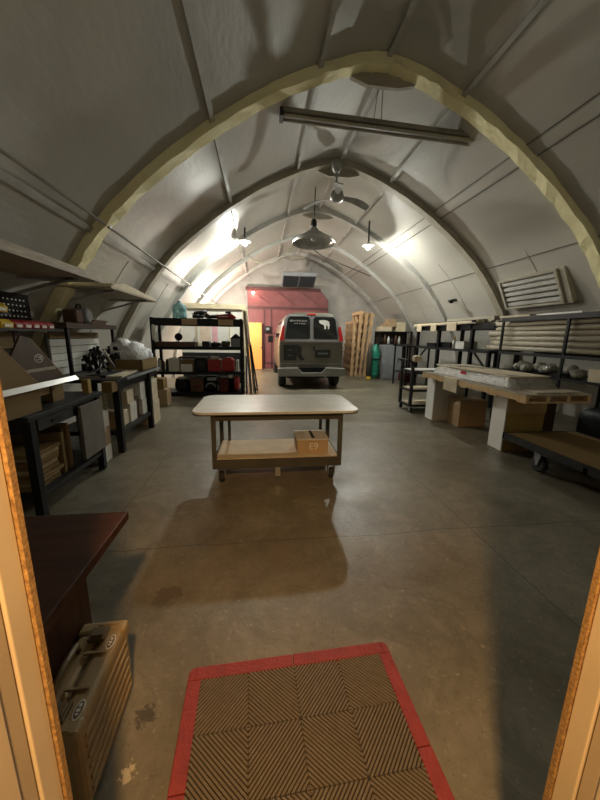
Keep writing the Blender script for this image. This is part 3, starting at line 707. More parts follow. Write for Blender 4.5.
obj('tray', q, 'hard', bt)
wbag = MB().sphere((-1.98, 5.2, 1.13), .24, 3, (1.0, 1.15, .8), .12).sphere((-2.05, 5.08, 1.25), .15, 3, (.9, 1.2, .8), .14).sphere((-1.88, 5.38, 1.12), .16, 3, (1, 1, .7), .12)
for v in wbag.bm.verts: v.co.z = max(v.co.z, .925); v.co.x = min(max(v.co.x, X0+.012), X1-.012); v.co.y = min(max(v.co.y, A0+.012), A1-.012)
tag(obj('plastic_bag', wbag, 'bag'), 'crumpled white plastic bag in the tray on the second bench', 'bag')

# ------------------------------------------------------------------ high shelves on the left wall
h1 = thing('wall_shelf', 'long plank shelf high on the left wall, first from the doorway', 'shelf', (-2.2, 3.1, 2.0))
obj('deck', B(-2.52, -1.8, 2.0, 4.03, 2.0, 2.025), 'wood', h1); obj('front_board', B(-1.8, -1.775, 2.0, 4.03, 2.0, 2.075), 'wood', h1)
for i in range(3): obj('plank', B(-2.42+.21*i, -2.23+.21*i, 2.0+.05*i, 3.85+.06*i, 2.026, 2.06), 'wood', h1)
for y in (2.5, 3.7): obj('bracket', MB().beam((-1.9, y, 2.0), (-2.62, y, 1.78), .03).beam((-1.85, y, 1.985), (-2.5, y, 1.985), .03), 'steel', h1)
h2 = thing('wall_shelf', 'shelf of pale draped boards high on the left wall above the hutch', 'shelf', (-2.2, 5.2, 2.0))
obj('deck', B(-2.50, -1.8, 4.3, 6.04, 1.98, 2.0), 'wood', h2)
obj('draped_sheet', MB().prism([(4.3, 2.001), (4.42, 2.05), (4.75, 2.10), (5.15, 2.085), (6.0, 2.03), (6.04, 2.001)], (-2.42, -1.81), 'yz'), 'cardpale', h2, .01)
for y in (4.5, 5.7): obj('bracket', MB().beam((-1.9, y, 1.98), (-2.6, y, 1.78), .025).beam((-1.85, y, 1.968), (-2.5, y, 1.968), .025), 'steel', h2)

# ------------------------------------------------------------------ black rack with its load
RX0, RX1, RY0, RY1 = -2.42, -.42, 7.5, 8.1
rk = thing('storage_rack', 'tall black four-shelf rack loaded with tools and bags by the partition', 'rack', (-1.42, 7.8, 0))
for x in (RX0+.03, RX1-.03):
    for y in (RY0+.03, RY1-.03): obj('post', B(x-.03, x+.03, y-.03, y+.03, 0, 1.80), 'black', rk)
SH = [.13, .60, 1.17, 1.79]
for z in SH: obj('shelf', B(RX0+.0, RX1, RY0+.01, RY1-.01, z-.025, z), 'black', rk)
for z, h in ((.13, .10), (.60, .06), (1.17, .07), (1.79, .17)): obj('beam', B(RX0+.06, RX1-.06, RY0-.005, RY0+.02, z-h, z), 'black', rk)
for u in (-1.74, -.95): obj('cardboard_strip', B(u, u+.33, RY0-.009, RY0-.005, 1.65, 1.78), 'card', rk)
def it(u, Yp=7.55): return -1.37+(u-200)*.02135      # column of the photo to x on the rack front
yf = 7.54
jg = thing('water_jug', 'large blue-green water jug standing on top of the black rack', 'jug', (-1.83, 7.75, 1.79))
obj('bottle', MB().lathe([(.14, 0), (.155, .02), (.155, .12), (.148, .13), (.155, .14), (.155, .24), (.14, .29), (.05, .34), (.035, .36)], (-1.83, 7.75, 1.79), 22), 'jug', jg)
obj('cap', MB().lathe([(.037, .36), (.037, .385)], (-1.83, 7.75, 1.79), 16), 'blue', jg)
pd = thing('power_drill', 'black power tool lying on the rack top beside the jug', 'tool', (-1.35, 7.7, 1.79))
obj('body', MB().tube([(-1.50, 7.7, 1.90), (-1.22, 7.7, 1.92)], [.05, .07], 12), 'black', pd); obj('grip', MB().beam((-1.36, 7.7, 1.88), (-1.40, 7.7, 1.80), .06, .05), 'black', pd); obj('chuck', MB().tube([(-1.55, 7.7, 1.90), (-1.5, 7.7, 1.90)], .02), 'steel', pd)
gr = thing('angle_grinder', 'dark lumpy tool in the middle of the rack top', 'tool', (-1.1, 7.7, 1.79))
obj('body', MB().tube([(-1.22, 7.65, 1.83), (-.98, 7.7, 1.86)], [.035, .05], 12), 'dark', gr); obj('head', MB().lathe([(.05, -.03), (.05, .03)], (-1.2, 7.62, 1.85), 14, 'y'), 'dark', gr); obj('disc_guard', MB().lathe([(.06, -.01), (.06, .01)], (-1.22, 7.6, 1.86), 16, 'y'), 'steel', gr)
rt = thing('reciprocating_saw', 'long red power tool at the right end of the rack top', 'tool', (-.8, 7.68, 1.79))
obj('body', MB().prism([(-1.0, 1.80), (-.60, 1.80), (-.56, 1.84), (-.66, 1.92), (-.98, 1.89)], (7.62, 7.74), 'xz'), 'red', rt, .015); obj('battery', B(-.80, -.68, 7.63, 7.73, 1.92, 1.96), 'black', rt); obj('stripe', B(-.95, -.75, 7.615, 7.62, 1.84, 1.86), 'ink', rt)
# second shelf
solo('wooden_tray', MB().box(-2.36, -1.5, 7.56, 7.95, 1.17, 1.185).box(-2.36, -1.5, 7.56, 7.575, 1.185, 1.27).box(-2.36, -1.5, 7.935, 7.95, 1.185, 1.27).box(-2.36, -2.345, 7.575, 7.935, 1.185, 1.27).box(-1.515, -1.5, 7.575, 7.935, 1.185, 1.27), 'brown', 'brown shallow tray on the second shelf of the rack', 'tray')
cm = thing('round_lamp', 'black ball-shaped lamp standing in the brown rack tray', 'lamp', (-1.88, 7.72, 1.185))
obj('ball', MB().sphere((-1.88, 7.72, 1.38), .09), 'black', cm); obj('stand', MB().lathe([(.07, 0), (.06, .02), (.015, .03), (.015, .13)], (-1.88, 7.72, 1.185), 14), 'black', cm)
pn = thing('long_handled_pan', 'metal pan with its handle raised at the end of the brown tray', 'pan', (-1.66, 7.72, 1.185))
obj('dish', MB().lathe([(.08, 0), (.11, .05), (.105, .05), (.075, .008)], (-1.68, 7.72, 1.187), 18), 'steel', pn); obj('handle', MB().tube([(-1.58, 7.72, 1.235), (-1.50, 7.72, 1.36)], .012), 'steel', pn)
def lump(name, x, z, w, h, m, lb, cat, grp=None, y=7.7, d=.12, box=False, jit=.08):
    q = MB()
    if box: q.box(x-w/2, x+w/2, y-d, y+d, z, z+h)
    else:
        q.sphere((0, 0, 0), 1, 3)
        for v in q.bm.verts: v.co = Vector((x, y, z+h/2)) + Vector([math.copysign(abs(t)**.55, t)*k*(1+random.uniform(-jit, jit)*.6) for t, k in zip(v.co, (w/2, d, h/2))])
        for v in q.bm.verts: v.co.z = max(v.co.z, z)
    return solo(name, q, m, lb, cat, grp, .006 if box else 0.)
lump('oil_can', -1.26, 1.17, .16, .12, 'dark', 'low dark can next to the pan on the second rack shelf', 'can', box=True)
lump('tool_roll', -1.05, 1.17, .22, .10, 'dark', 'dark rolled bundle on the second rack shelf', 'bundle')
lump('metal_fitting', -.82, 1.17, .2, .13, 'olive', 'grey-brown lump of metal fittings on the second rack shelf', 'fitting')
bh = thing('tool_bin', 'dark house-shaped bin at the right end of the second rack shelf', 'bin', (-.58, 7.7, 1.17))
obj('body', B(-.70, -.47, 7.6, 7.85, 1.17, 1.36), 'grey', bh, .006); obj('lid', MB().prism([(-.71, 1.36), (-.46, 1.36), (-.52, 1.42), (-.585, 1.47), (-.64, 1.42)], (7.6, 7.85), 'xz'), 'dark', bh)
# third shelf
z = .60
carton('white_box', it(166), it(177), 7.56, 7.85, z, z+.30, 'offwhite', 'tall white box at the left of the third rack shelf', None, False)
carton('cardboard_box', it(178.5), it(192), 7.58, 7.9, z, z+.27, 'hard', 'open tan carton on the third rack shelf behind the small white box', None, False)
carton('white_box', it(179), it(190.5), 7.51, 7.575, z, z+.17, 'white', 'small white labelled box in front of the tan carton on the rack', None, True)
sp = thing('speaker', 'black speaker with a round cone on the third rack shelf', 'speaker', (it(199), 7.7, z))
obj('cabinet', B(it(193.5), it(205.5), 7.54, 7.85, z, z+.33), 'black', sp, .008); obj('cone', MB().lathe([(.09, 0), (.085, -.006), (.05, .0), (.02, -.004)], (it(199.5), 7.54, z+.17), 20, 'y'), 'dark', sp)
ck = thing('red_crate', 'red plastic crate on the third rack shelf beside the speaker', 'crate', (it(213.5), 7.7, z))
obj('tub', B(it(207), it(220), 7.54, 7.85, z, z+.25), 'red', ck, .01); obj('rim', B(it(206.6), it(220.4), 7.53, 7.86, z+.25, z+.28), 'red', ck); obj('contents', MB().sphere((it(213), 7.7, z+.29), .1, 2, (1.2, 1, .5), .15), 'plastic', ck)
text('A A', .10, 'dkred', ck, (it(213.5), 7.538, z+.11))
rb = thing('red_bag', 'red tool bag with a handle on the third rack shelf', 'bag', (it(228), 7.7, z))
obj('body', MB().prism([(it(221.5), z), (it(235), z), (it(234.5), z+.26), (it(232), z+.32), (it(224), z+.32), (it(222), z+.26)], (7.54, 7.82), 'xz'), 'red', rb, .03); obj('handle', MB().tube([(it(225), 7.68, z+.31), (it(226), 7.68, z+.37), (it(230), 7.68, z+.37), (it(231), 7.68, z+.31)], .012), 'black', rb)
lump('paper_sleeve', it(238), z, .06, .26, 'offwhite', 'thin white sleeve at the right end of the third rack shelf', 'sleeve', box=True)
lump('flat_case', it(186), z+.3005, .42, .035, 'black', 'flat black case lying across the boxes of the third rack shelf', 'case', box=True, y=7.72, d=.13)
# bottom shelf
z = .13
lump('dark_bag', it(178), z, .32, .30, 'black', 'black soft bag at the left of the lowest rack shelf', 'bag', jit=.04, d=.16)
lump('white_cloth', it(178), z+.285, .2, .05, 'offwhite', 'white cloth on the black bag of the lowest rack shelf', 'cloth', jit=.15)
cr = thing('brown_crate', 'brown-red crate on the lowest rack shelf', 'crate', (it(194.5), 7.7, z))
obj('tub', B(it(187.5), it(201.5), 7.54, 7.85, z, z+.28), 'brown', cr, .01); obj('rim', B(it(187), it(202), 7.53, 7.86, z+.28, z+.315), 'brown', cr); obj('label', B(it(191), it(198), 7.535, 7.54, z+.1, z+.15), 'dkred', cr)
lump('black_satchel', it(209.5), z, .28, .27, 'black', 'black satchel beside the brown crate on the lowest rack shelf', 'bag', jit=.05, d=.15)
lump('white_rag', it(209), z+.25, .22, .06, 'offwhite', 'crumpled white rag on the black satchel', 'rag', jit=.2)
solo('rope_coil', MB().tube([(it(209)+.11*math.cos(a), 7.545, z+.11+.09*math.sin(a)) for a in [PI*k/10 for k in range(11)]], .016, 7), 'grey', 'grey bent hose loop in front of the black satchel', 'hose')
lump('dark_box', it(223), z, .20, .30, 'dkred', 'dark red box between satchel and red bag on the lowest rack shelf', 'box', box=True)
lump('white_rag', it(230.5), z+.30, .10, .12, 'offwhite', 'white rag between the dark red box and the red bag', 'rag', jit=.15)
bpy.data.objects['white_rag.001'].location.z = z+.30
lump('red_duffel', it(236.5), z, .13, .36, 'red', 'narrow red bag at the right end of the lowest rack shelf', 'bag', jit=.05, d=.16)
for k, (a_, b_, hgt) in enumerate(((168, 190, .27), (191, 214, .33), (215, 238, .30))):
    lump('storage_bin', it((a_+b_)/2), .13, (b_-a_)*.0205, hgt, 'black', 'black bin in the back row of the lowest rack shelf, %s' % ('behind the black soft bag', 'behind the brown crate', 'behind the dark red box')[k], 'bin', 'back row bins of the lowest rack shelf', y=7.97, d=.09, box=True)
for k, (a_, hgt, m_, w_) in enumerate(((156, .30, 'offwhite', 'white'), (160, .24, 'olive', 'grey-green'), (164, .28, 'dark', 'dark'))):
    t = thing('spray_can', w_+' can standing at the left end of the third rack shelf', 'can', (it(a_), 7.62, .60), 'cans at the left of the third rack shelf')
    obj('body', MB().lathe([(.036, 0), (.038, .01), (.038, hgt*.8), (.025, hgt*.88)], (it(a_), 7.62, .60), 14), m_, t); obj('cap', MB().lathe([(.024, hgt*.88), (.022, hgt)], (it(a_), 7.62, .60), 12), 'black', t)
lump('paper_stack', it(213.5), .885, .20, .07, 'offwhite', 'white papers sticking out of the red crate', 'paper', y=7.64, d=.05, jit=.1)
cl_ = thing('clamp', 'dark clamp with its upright bar on the second rack shelf beside the small bin', 'clamp', (it(222), 7.62, 1.17))
obj('bar', MB().beam((it(214), 7.6, 1.19), (it(229), 7.6, 1.19), .03, .02), 'dark', cl_); obj('jaw', MB().beam((it(214.5), 7.6, 1.18), (it(214.5), 7.6, 1.29), .03, .025), 'dark', cl_); obj('screw', MB().tube([(it(226), 7.6, 1.20), (it(228.5), 7.6, 1.33)], .012), 'steel', cl_)
for k, (a_, hgt) in enumerate(((196, .11), (200, .09))):
    solo('small_tool', MB().tube([(it(a_-3), 7.63, 1.79+hgt*.4), (it(a_+4), 7.6, 1.79+hgt*.5)], [hgt*.32, hgt*.4], 10), 'black', 'small black tool lying in front of the %s on the rack top' % ('power tool', 'lumpy grinder')[k], 'tool')
# things hung on the left end, ladder and poles at the right end
lump('white_rag', -2.34, 1.30, .07, .34, 'offwhite', 'white rag hanging at the left end of the rack', 'rag', y=7.47, d=.03, jit=.08)
ld = thing('ladder', 'narrow pale ladder leaning at the right end of the black rack', 'ladder', (-.2, 8.2, 0))
a0, a1 = Vector((-.27, 8.1, 0)), Vector((-.385, 7.72, 2.0)); c0, c1 = Vector((-.27, 8.48, 0)), Vector((-.385, 8.1, 2.0))
obj('rail', MB().beam(a0, a1, .05, .03), 'wood', ld); obj('rail', MB().beam(c0, c1, .05, .03), 'wood', ld)
for k in range(1, 7): t_ = k/7; obj('rung', MB().beam(a0.lerp(a1, t_), c0.lerp(c1, t_), .03), 'steel', ld)
solo('pole', MB().tube([(-.19, 8.2, .0), (-.34, 7.95, 2.1)], .022), 'beigewood', 'pale pole leaning beside the ladder at the rack end', 'pole')
solo('black_trestle', MB().beam((-.10, 8.35, 0), (-.28, 8.5, 1.25), .04).beam((-.14, 7.9, 0), (-.27, 8.05, 1.2), .03).beam((-.11, 8.35, .1), (-.15, 7.92, .1), .03), 'black', 'black folded trestle leaning beside the ladder', 'trestle')
solo('blue_board', MB().box(-.38, -.36, 7.9, 8.4, 0, .95), 'blue', 'dark blue-grey board standing against the rack end', 'board')

# ------------------------------------------------------------------ the van
VX = 1.37
vn = thing('van', 'pewter passenger van parked with its rear doors towards the camera', 'van', (VX, 11.0, 0))
def ry(z): return 8.70 + (.17*(z-1.30) if z > 1.30 else 0) + (.5*(z-1.93)**2*6 if z > 1.93 else 0)
half_s = [(.80, .40), (.90, .46), (.93, .62), (.945, .95), (.93, 1.25), (.90, 1.38), (.84, 1.68), (.79, 1.86), (.73, 1.97), (.62, 2.035), (.42, 2.065), (0, 2.075)]
sec = [(-x, z) for x, z in half_s] + [(x, z) for x, z in half_s[::-1][1:]]
mb = MB(); rings = []
for yy, sx, sz in ((0, .965, 1), (.06, .99, 1), (.2, 1, 1), (1.5, 1, 1), (3.0, 1, 1), (3.35, .99, .985), (4.15, .97, .60), (4.7, .94, .52), (4.85, .88, .46)):
    ring = []
    for x, z in sec:
        z2 = .4 + (z-.4)*sz if sz < .98 else z
        sh = (ry(z)-8.70)*max(0, 1-yy/1.2)
        ring.append(mb.bm.verts.new((VX+x*sx, 8.70+yy+sh, z2)))
    rings.append(ring)
for A, Bq in zip(rings, rings[1:]):
    for k in range(len(sec)):
        f = mb.bm.faces.new((A[k], A[(k+1) % len(sec)], Bq[(k+1) % len(sec)], Bq[k])); f.smooth = True
# rear face in strips so it follows the tilt
n = len(half_s)
for k in range(n-1):
    q = [rings[0][k], rings[0][k+1], rings[0][len(sec)-2-k], rings[0][len(sec)-1-k]]
    q = list(dict.fromkeys(q))
    if len(q) >= 3: mb.bm.faces.new(q)
mb.bm.faces.new(rings[-1])
body = obj('body', mb, 'paint', vn)
es = body.modifiers.new('split', 'EDGE_SPLIT'); es.split_angle = .9
def rear(poly, d0, d1): return MB().prism([(VX+x, z) for x, z in poly], (lambda p: ry(p[1])-d1, lambda p: ry(p[1])+d0), 'xz')
def rpoly(x0, x1, z0, z1, tl=.0, tr=.0, r=.05):
    return [(x0+r*.4, z0), (x1-r*.4, z0), (x1, z0+r*.4), (x1-tr*.85, z1-r*1.4), (x1-tr-r*.9, z1), (x0+tl+r*.9, z1), (x0+tl*.85, z1-r*1.4), (x0, z0+r*.4)]
# surround coloured silver for light caught on the pewter roof edges, windows, doors
obj('lit_upper_surround', rear([(-.90, 1.30), (.90, 1.30), (.885, 1.40), (.83, 1.68), (.77, 1.87), (.71, 1.96), (.6, 2.01), (-.6, 2.01), (-.71, 1.96), (-.77, 1.87), (-.83, 1.68), (-.885, 1.40)], 0, .012), 'silver', vn)
wl = obj('window', rear(rpoly(-.76, -.05, 1.37, 1.955, .09, .0), -.013, .02), 'glass', vn); wr = obj('window', rear(rpoly(.05, .76, 1.37, 1.955, .0, .09), -.013, .02), 'glass', vn)
for i, (x, w, z, h) in enumerate(((-.62, .10, 1.82, .045), (-.50, .05, 1.825, .035), (-.43, .06, 1.825, .035), (-.35, .05, 1.825, .035), (-.28, .06, 1.825, .035), (-.20, .07, 1.825, .035),
                     (-.50, .05, 1.755, .03), (-.43, .04, 1.755, .03), (-.37, .05, 1.755, .03), (-.30, .04, 1.755, .03), (-.24, .06, 1.755, .03))):
    q = MB()
    nn = max(2, int(w/.018))
    for k in range(nn):
        xx = x + w*k/nn
        q.prism([(VX+xx, z), (VX+xx+.009, z), (VX+xx+.009, z+h*(.6+.4*((k+i) % 2))), (VX+xx, z+h)], (lambda p: ry(p[1])-.0225, lambda p: ry(p[1])-.02), 'xz')
    obj('window_lettering', q, 'ink', wl)
# pale animal-like emblem on the right pane
em = [(.20, 1.86), (.29, 1.87), (.36, 1.875), (.44, 1.86), (.50, 1.83), (.515, 1.74), (.50, 1.64), (.46, 1.63), (.46, 1.70), (.43, 1.74), (.41, 1.70), (.41, 1.635), (.36, 1.63), (.365, 1.70), (.33, 1.75), (.28, 1.76), (.23, 1.79)]
obj('window_emblem', rear(em, -.02, .0225), 'ink', wr)
obj('door_split', rear([(-.008, .56), (.008, .56), (.008, 1.99), (-.008, 1.99)], 0, .016), 'seam', vn)
obj('belt_line', rear([(-.92, 1.275), (.92, 1.275), (.92, 1.295), (-.92, 1.295)], 0, .014), 'silver', vn)
obj('lower_crease', rear([(-.9, .685), (.9, .685), (.9, .70), (-.9, .70)], 0, .008), 'silver', vn)
for sx in (-1, 1):
    obj('tail_light', rear([(sx*.80, 1.30), (sx*.915, 1.32), (sx*.895, 1.44), (sx*.835, 1.70), (sx*.775, 1.70)][::sx], -.012, .03), 'lens', vn)
    obj('hinge', rear([(sx*.86, 1.12), (sx*.93, 1.12), (sx*.93, 1.16), (sx*.86, 1.16)], 0, .02), 'paint', vn)
obj('brake_light', rear([(-.13, 2.005), (.13, 2.005), (.12, 2.04), (-.12, 2.04)], -.02, .03), 'lens', vn)
pt = obj('license_plate', rear([(.10, .86), (.55, .86), (.55, 1.08), (.10, 1.08)], 0, .02), 'inkdark', vn)
q = MB()
for k in range(6): q.prism([(VX+.19+.05*k, .95), (VX+.225+.05*k, .95), (VX+.225+.05*k, 1.0), (VX+.19+.05*k, 1.0)], (lambda p: ry(p[1])-.023, lambda p: ry(p[1])-.02), 'xz')
obj('plate_marks', q, 'grey', pt)
obj('door_handle', rear([(.05, 1.05), (.09, 1.05), (.09, 1.17), (.05, 1.17)], 0, .02), 'dark', vn)
text('ER', .50, 'inkdark', vn, (VX-.53, 8.695, .97), name='dark_lettering')
# bumper with raised outer corners
bp = [(-.97, .40), (-.92, .36), (.92, .36), (.97, .40), (.97, .58), (.40, .60), (.28, .47), (-.28, .47), (-.40, .60), (-.97, .58)]
obj('bumper', MB().prism([(VX+x, z) for x, z in bp], (8.52, 8.74), 'xz'), 'silver', vn, .02)
obj('step_pad', MB().prism([(VX-.30, .47), (VX+.30, .47), (VX+.40, .60), (VX-.40, .60)], (8.55, 8.70), 'xz'), 'black', vn)
for x in (-.81, .81):
    for y in (9.30, 12.6):
        w = obj('wheel', MB().lathe([(.20, -.11), (.33, -.11), (.355, -.07), (.355, .07), (.33, .11), (.20, .11)], (VX+x, y, .355), 28, 'x'), 'rubber', vn)
        obj('hub', MB().lathe([(.20, -.10), (.19, .09), (.05, .10)], (VX+x, y, .355), 20, 'x'), 'steel', w)
obj('underbody', B(VX-.68, VX+.68, 8.85, 13.2, .28, .45), 'black', vn); obj('tail_pipe', MB().tube([(VX+.45, 8.75, .30), (VX+.45, 9.3, .30)], .03), 'steel', vn)
for sx in (-1, 1):
    obj('side_window', MB().prism([(9.4, 1.38), (11.6, 1.38), (11.6, 1.86), (9.5, 1.86)], (lambda p: VX+sx*(.90-(p[1]-1.38)*.23+.004), lambda p: VX+sx*(.885-(p[1]-1.38)*.23)), 'yz'), 'glass', vn)
    mr = obj('mirror', MB().box(VX+sx*.95, VX+sx*1.16, 12.35, 12.48, 1.18, 1.44), 'black', vn, .03)

vn.scale.x = .955
# ------------------------------------------------------------------ pallets and junk at the far right
def pallet(lb, x, y, lean, h=2.3):
    t = thing('pallet', lb, 'pallet', (x, y, 0), 'pallets standing beside the van')
    f = lambda c: (x + c[0] + c[2]*lean, y + c[1], c[2])
    for k in range(3): obj('stringer', MB().box(-.045, .045, -.5+.46*k, -.42+.46*k, 0, h).shear(f), 'pallet', t)
    for s in (-1, 1):
        for k in range(8):
            z0 = .02 + k*(h-.14)/7; obj('deck_board', MB().box(s*.045, s*.065, -.52, .52, z0, z0+.10).shear(f), 'pallet', t)
    return t
for k, (x, ln, hh, nm) in enumerate(((3.30, .02, 2.0, 'wooden pallet standing on end nearest the van'), (3.46, .05, 2.35, 'tallest wooden pallet standing on end, second from the van'), (3.62, .07, 2.30, 'wooden pallet standing on end, third from the van'), (3.78, .09, 2.28, 'wooden pallet standing on end nearest the green bundle'))):
    pallet(nm, x, 11.9, ln, hh)
gb = thing('green_tarp_bundle', 'shiny green folded tarp bundle standing beside the pallets', 'tarp', (3.90, 10.62, 0))
obj('tarp', MB().lathe([(.10, .04), (.15, .2), (.13, .6), (.16, .9), (.11, 1.15), (.03, 1.2)], (3.90, 10.62, 0), 14).jitter(.025), 'green', gb); obj('strap', MB().lathe([(.155, .68), (.155, .72)], (3.90, 10.62, 0), 14), 'black', gb)
gy = thing('folded_umbrella', 'grey wrapped bundle with a yellow foot beside the green tarp', 'bundle', (3.64, 10.5, 0))
obj('cloth', MB().lathe([(.05, .12), (.09, .3), (.10, .8), (.06, 1.1), (.02, 1.15)], (3.64, 10.5, 0), 12).jitter(.015), 'olive', gy); obj('foot', MB().lathe([(.09, 0), (.09, .06), (.04, .13)], (3.64, 10.5, 0), 12), 'yellow', gy)
gc = thing('grey_cabinet', 'plain grey metal cabinet standing below the dark shelf at the far right', 'cabinet', (4.37, 10.6, 0))
obj('body', B(4.10, 4.75, 10.4, 10.85, 0, 1.18), 'grey', gc, .006); obj('door', B(4.12, 4.73, 10.385, 10.4, .05, 1.15), 'grey', gc); obj('handle', B(4.60, 4.62, 10.37, 10.385, .6, .75), 'dark', gc)
ds = thing('storage_rack', 'dark shelf behind the grey cabinet topped with wood scraps', 'rack', (4.55, 11.0, 0))
for x in (4.12, 5.28):
    for y in (10.92, 11.35): obj('post', B(x-.025, x+.025, y-.025, y+.025, 0, 1.62), 'black', ds)
for z in (.4, 1.2, 1.64): obj('shelf', B(4.08, 5.32, 10.9, 11.38, z-.03, z), 'black', ds)
obj('back_panel', B(4.12, 5.28, 11.36, 11.38, .4, 1.62), 'plydark', ds)
for k in range(6):
    x = 4.22+.13*k; hgt = .22+.05*((k*5) % 3)
    t = thing('bottle', '%s bottle on the dark shelf above the grey cabinet, %s from the pallets' % (('dark', 'brown', 'white')[k % 3], ('first', 'second', 'third', 'fourth', 'fifth', 'sixth')[k]), 'bottle', (x, 11.0, 1.2), 'bottles on the dark shelf')
    obj('body', MB().lathe([(.045, 0), (.045, hgt*.7), (.02, hgt*.85), (.02, hgt)], (x, 11.0, 1.2), 12), ('dark', 'brown', 'offwhite')[k % 3], t); obj('cap', MB().lathe([(.022, hgt), (.022, hgt+.02)], (x, 11.0, 1.2), 10), 'black', t)
carton('cardboard_box', 4.12, 4.55, 10.95, 11.3, 1.64, 1.80, 'cardpale', 'flat pale carton on the dark shelf at the far right', 'scraps on the dark shelf')
carton('cardboard_box', 4.42, 4.70, 10.95, 11.25, 1.801, 2.06, 'card', 'upright brown carton topping the dark shelf heap', 'scraps on the dark shelf')
carton('cardboard_box', 4.72, 5.05, 10.95, 11.3, 1.64, 1.95, 'beigewood', 'tan box at the wall end of the dark shelf top', 'scraps on the dark shelf')
solo('wood_scrap', MB().beam((4.2, 11.0, 1.84), (4.42, 11.2, 1.95), .05, .03).beam((4.16, 11.1, 1.815), (4.40, 11.05, 1.83), .06, .03), 'pallet', 'short wood scraps crossed on the flat pale carton', 'wood scrap')
lump('red_duffel', 4.72, 0, .42, .34, 'dkred', 'dark red bag on the floor in front of the grey cabinet', 'bag', y=9.95, d=.2, jit=.05)
# red bundle further back
lump('brown_blanket', 4.45, .4, .5, .3, 'brown', 'brown blanket on the low shelf behind the grey cabinet', 'blanket', y=11.1, d=.18, jit=.05)

# ------------------------------------------------------------------ black shelving on the right with planks
r2 = thing('storage_rack', 'black steel shelving loaded with planks along the right wall', 'rack', (4.5, 7.2, 0))
for y in (6.08, 7.3, 8.35):
    for x in (4.23, 4.82): obj('post', B(x-.03, x+.03, y-.035, y+.035, 0, 1.73 if y > 6.2 else 1.80), 'black', r2)
obj('beam', B(4.20, 4.25, 5.45, 8.4, 1.62, 1.72).box(4.78, 4.83, 5.45, 8.4, 1.62, 1.72), 'black', r2)
obj('shelf', B(4.2, 4.84, 5.5, 8.38, 1.715, 1.73), 'dark', r2); obj('shelf', B(4.2, 4.84, 5.5, 8.38, 1.17, 1.22), 'dark', r2); obj('shelf', B(4.2, 4.84, 6.05, 8.38, .55, .60), 'black', r2)
for y in (5.53,):
    for x in (4.23, 4.80): obj('post', B(x-.03, x+.03, y-.03, y+.03, 0, 1.20), 'black', r2)
obj('brace', MB().beam((4.22, 5.55, .85), (4.22, 5.95, 1.17), .03).beam((4.22, 8.3, .85), (4.22, 7.85, 1.17), .03), 'black', r2)
lbls = ['plank on the shelving top, the one nearest the aisle', 'plank on the shelving top, second from the aisle', 'plank on the shelving top, third from the aisle', 'plank on the shelving top, fourth from the aisle, near the wall']
for k in range(4):
    x = 4.14+.15*k; o = solo('plank', MB().box(x, x+.13, 5.9+.2*k, 8.5+.28*k, 1.731+.0*k, 1.757), 'cardpale' if k % 2 else 'wood', 'long '+lbls[k], 'plank', 'planks on the black shelving', .002)
for k in range(3):
    x = 4.25+.14*k; solo('plank', MB().box(x, x+.11, 6.0, 8.7+.15*k, 1.7575, 1.80), ('beigewood', 'wood', 'cardpale')[k], 'upper-layer plank on the shelving, %s from the aisle' % ('first', 'second', 'third')[k], 'plank', 'upper planks on the black shelving', .002)
solo('dark_rail', MB().tube([(4.45, 6.0, 1.815), (4.45, 8.6, 1.815)], .013), 'dark', 'thin dark rod lying on the planks of the shelving', 'rod')
solo('plank_bundle', MB().box(4.56, 4.70, 5.95, 7.6, 1.8005, 1.89), 'arch', 'grey wrapped bundle on top of the planks', 'bundle')
for y0, y1, lb in ((8.0, 8.25, 'far end'), (7.3, 7.55, 'middle'), (6.5, 6.85, 'near end')):
    solo('paper_flap', MB().prism([(4.125, 1.60), (4.1365, 1.60), (4.1365, 1.7572), (4.235, 1.7572), (4.235, 1.7600), (4.125, 1.7600)], (y0, y1), 'xz'), 'cardpale', 'pale cardboard flap hanging off the %s of the plank stack' % lb, 'flap', 'flaps hanging from the planks')
for k, (y, w, h, m, lb) in enumerate(((7.75, .4, .10, 'black', 'low black case on the middle shelf of the shelving, farther of two'), (7.15, .5, .13, 'black', 'black case on the middle shelf of the shelving, nearer of two'), (6.55, .3, .16, 'offwhite', 'white box on the middle shelf of the shelving'))):
    t = carton('storage_case', 4.28, 4.6, y-w/2, y+w/2, 1.22, 1.22+h, m, lb, None, False, 'box')
sb = thing('spray_bottle', 'small bottle with yellow top on the middle shelf beside the white box', 'bottle', (4.32, 6.85, 1.22))
obj('body', MB().lathe([(.035, 0), (.035, .15), (.015, .19)], (4.32, 6.82, 1.22), 12), 'offwhite', sb); obj('nozzle', MB().lathe([(.018, .19), (.016, .27)], (4.32, 6.82, 1.22), 10), 'yellow', sb)
# frame table farther along
ft = thing('frame_table', 'black open-frame stand beyond the shelving at the far right', 'stand', (4.4, 9.2, 0))
for x in (4.15, 4.8):
    for y in (8.75, 9.6): obj('post', B(x-.02, x+.02, y-.02, y+.02, 0, 1.18), 'black', ft)
obj('top', B(4.1, 4.85, 8.7, 9.65, 1.18, 1.215), 'black', ft); obj('shelf', B(4.13, 4.82, 8.73, 9.62, .40, .43), 'dark', ft)
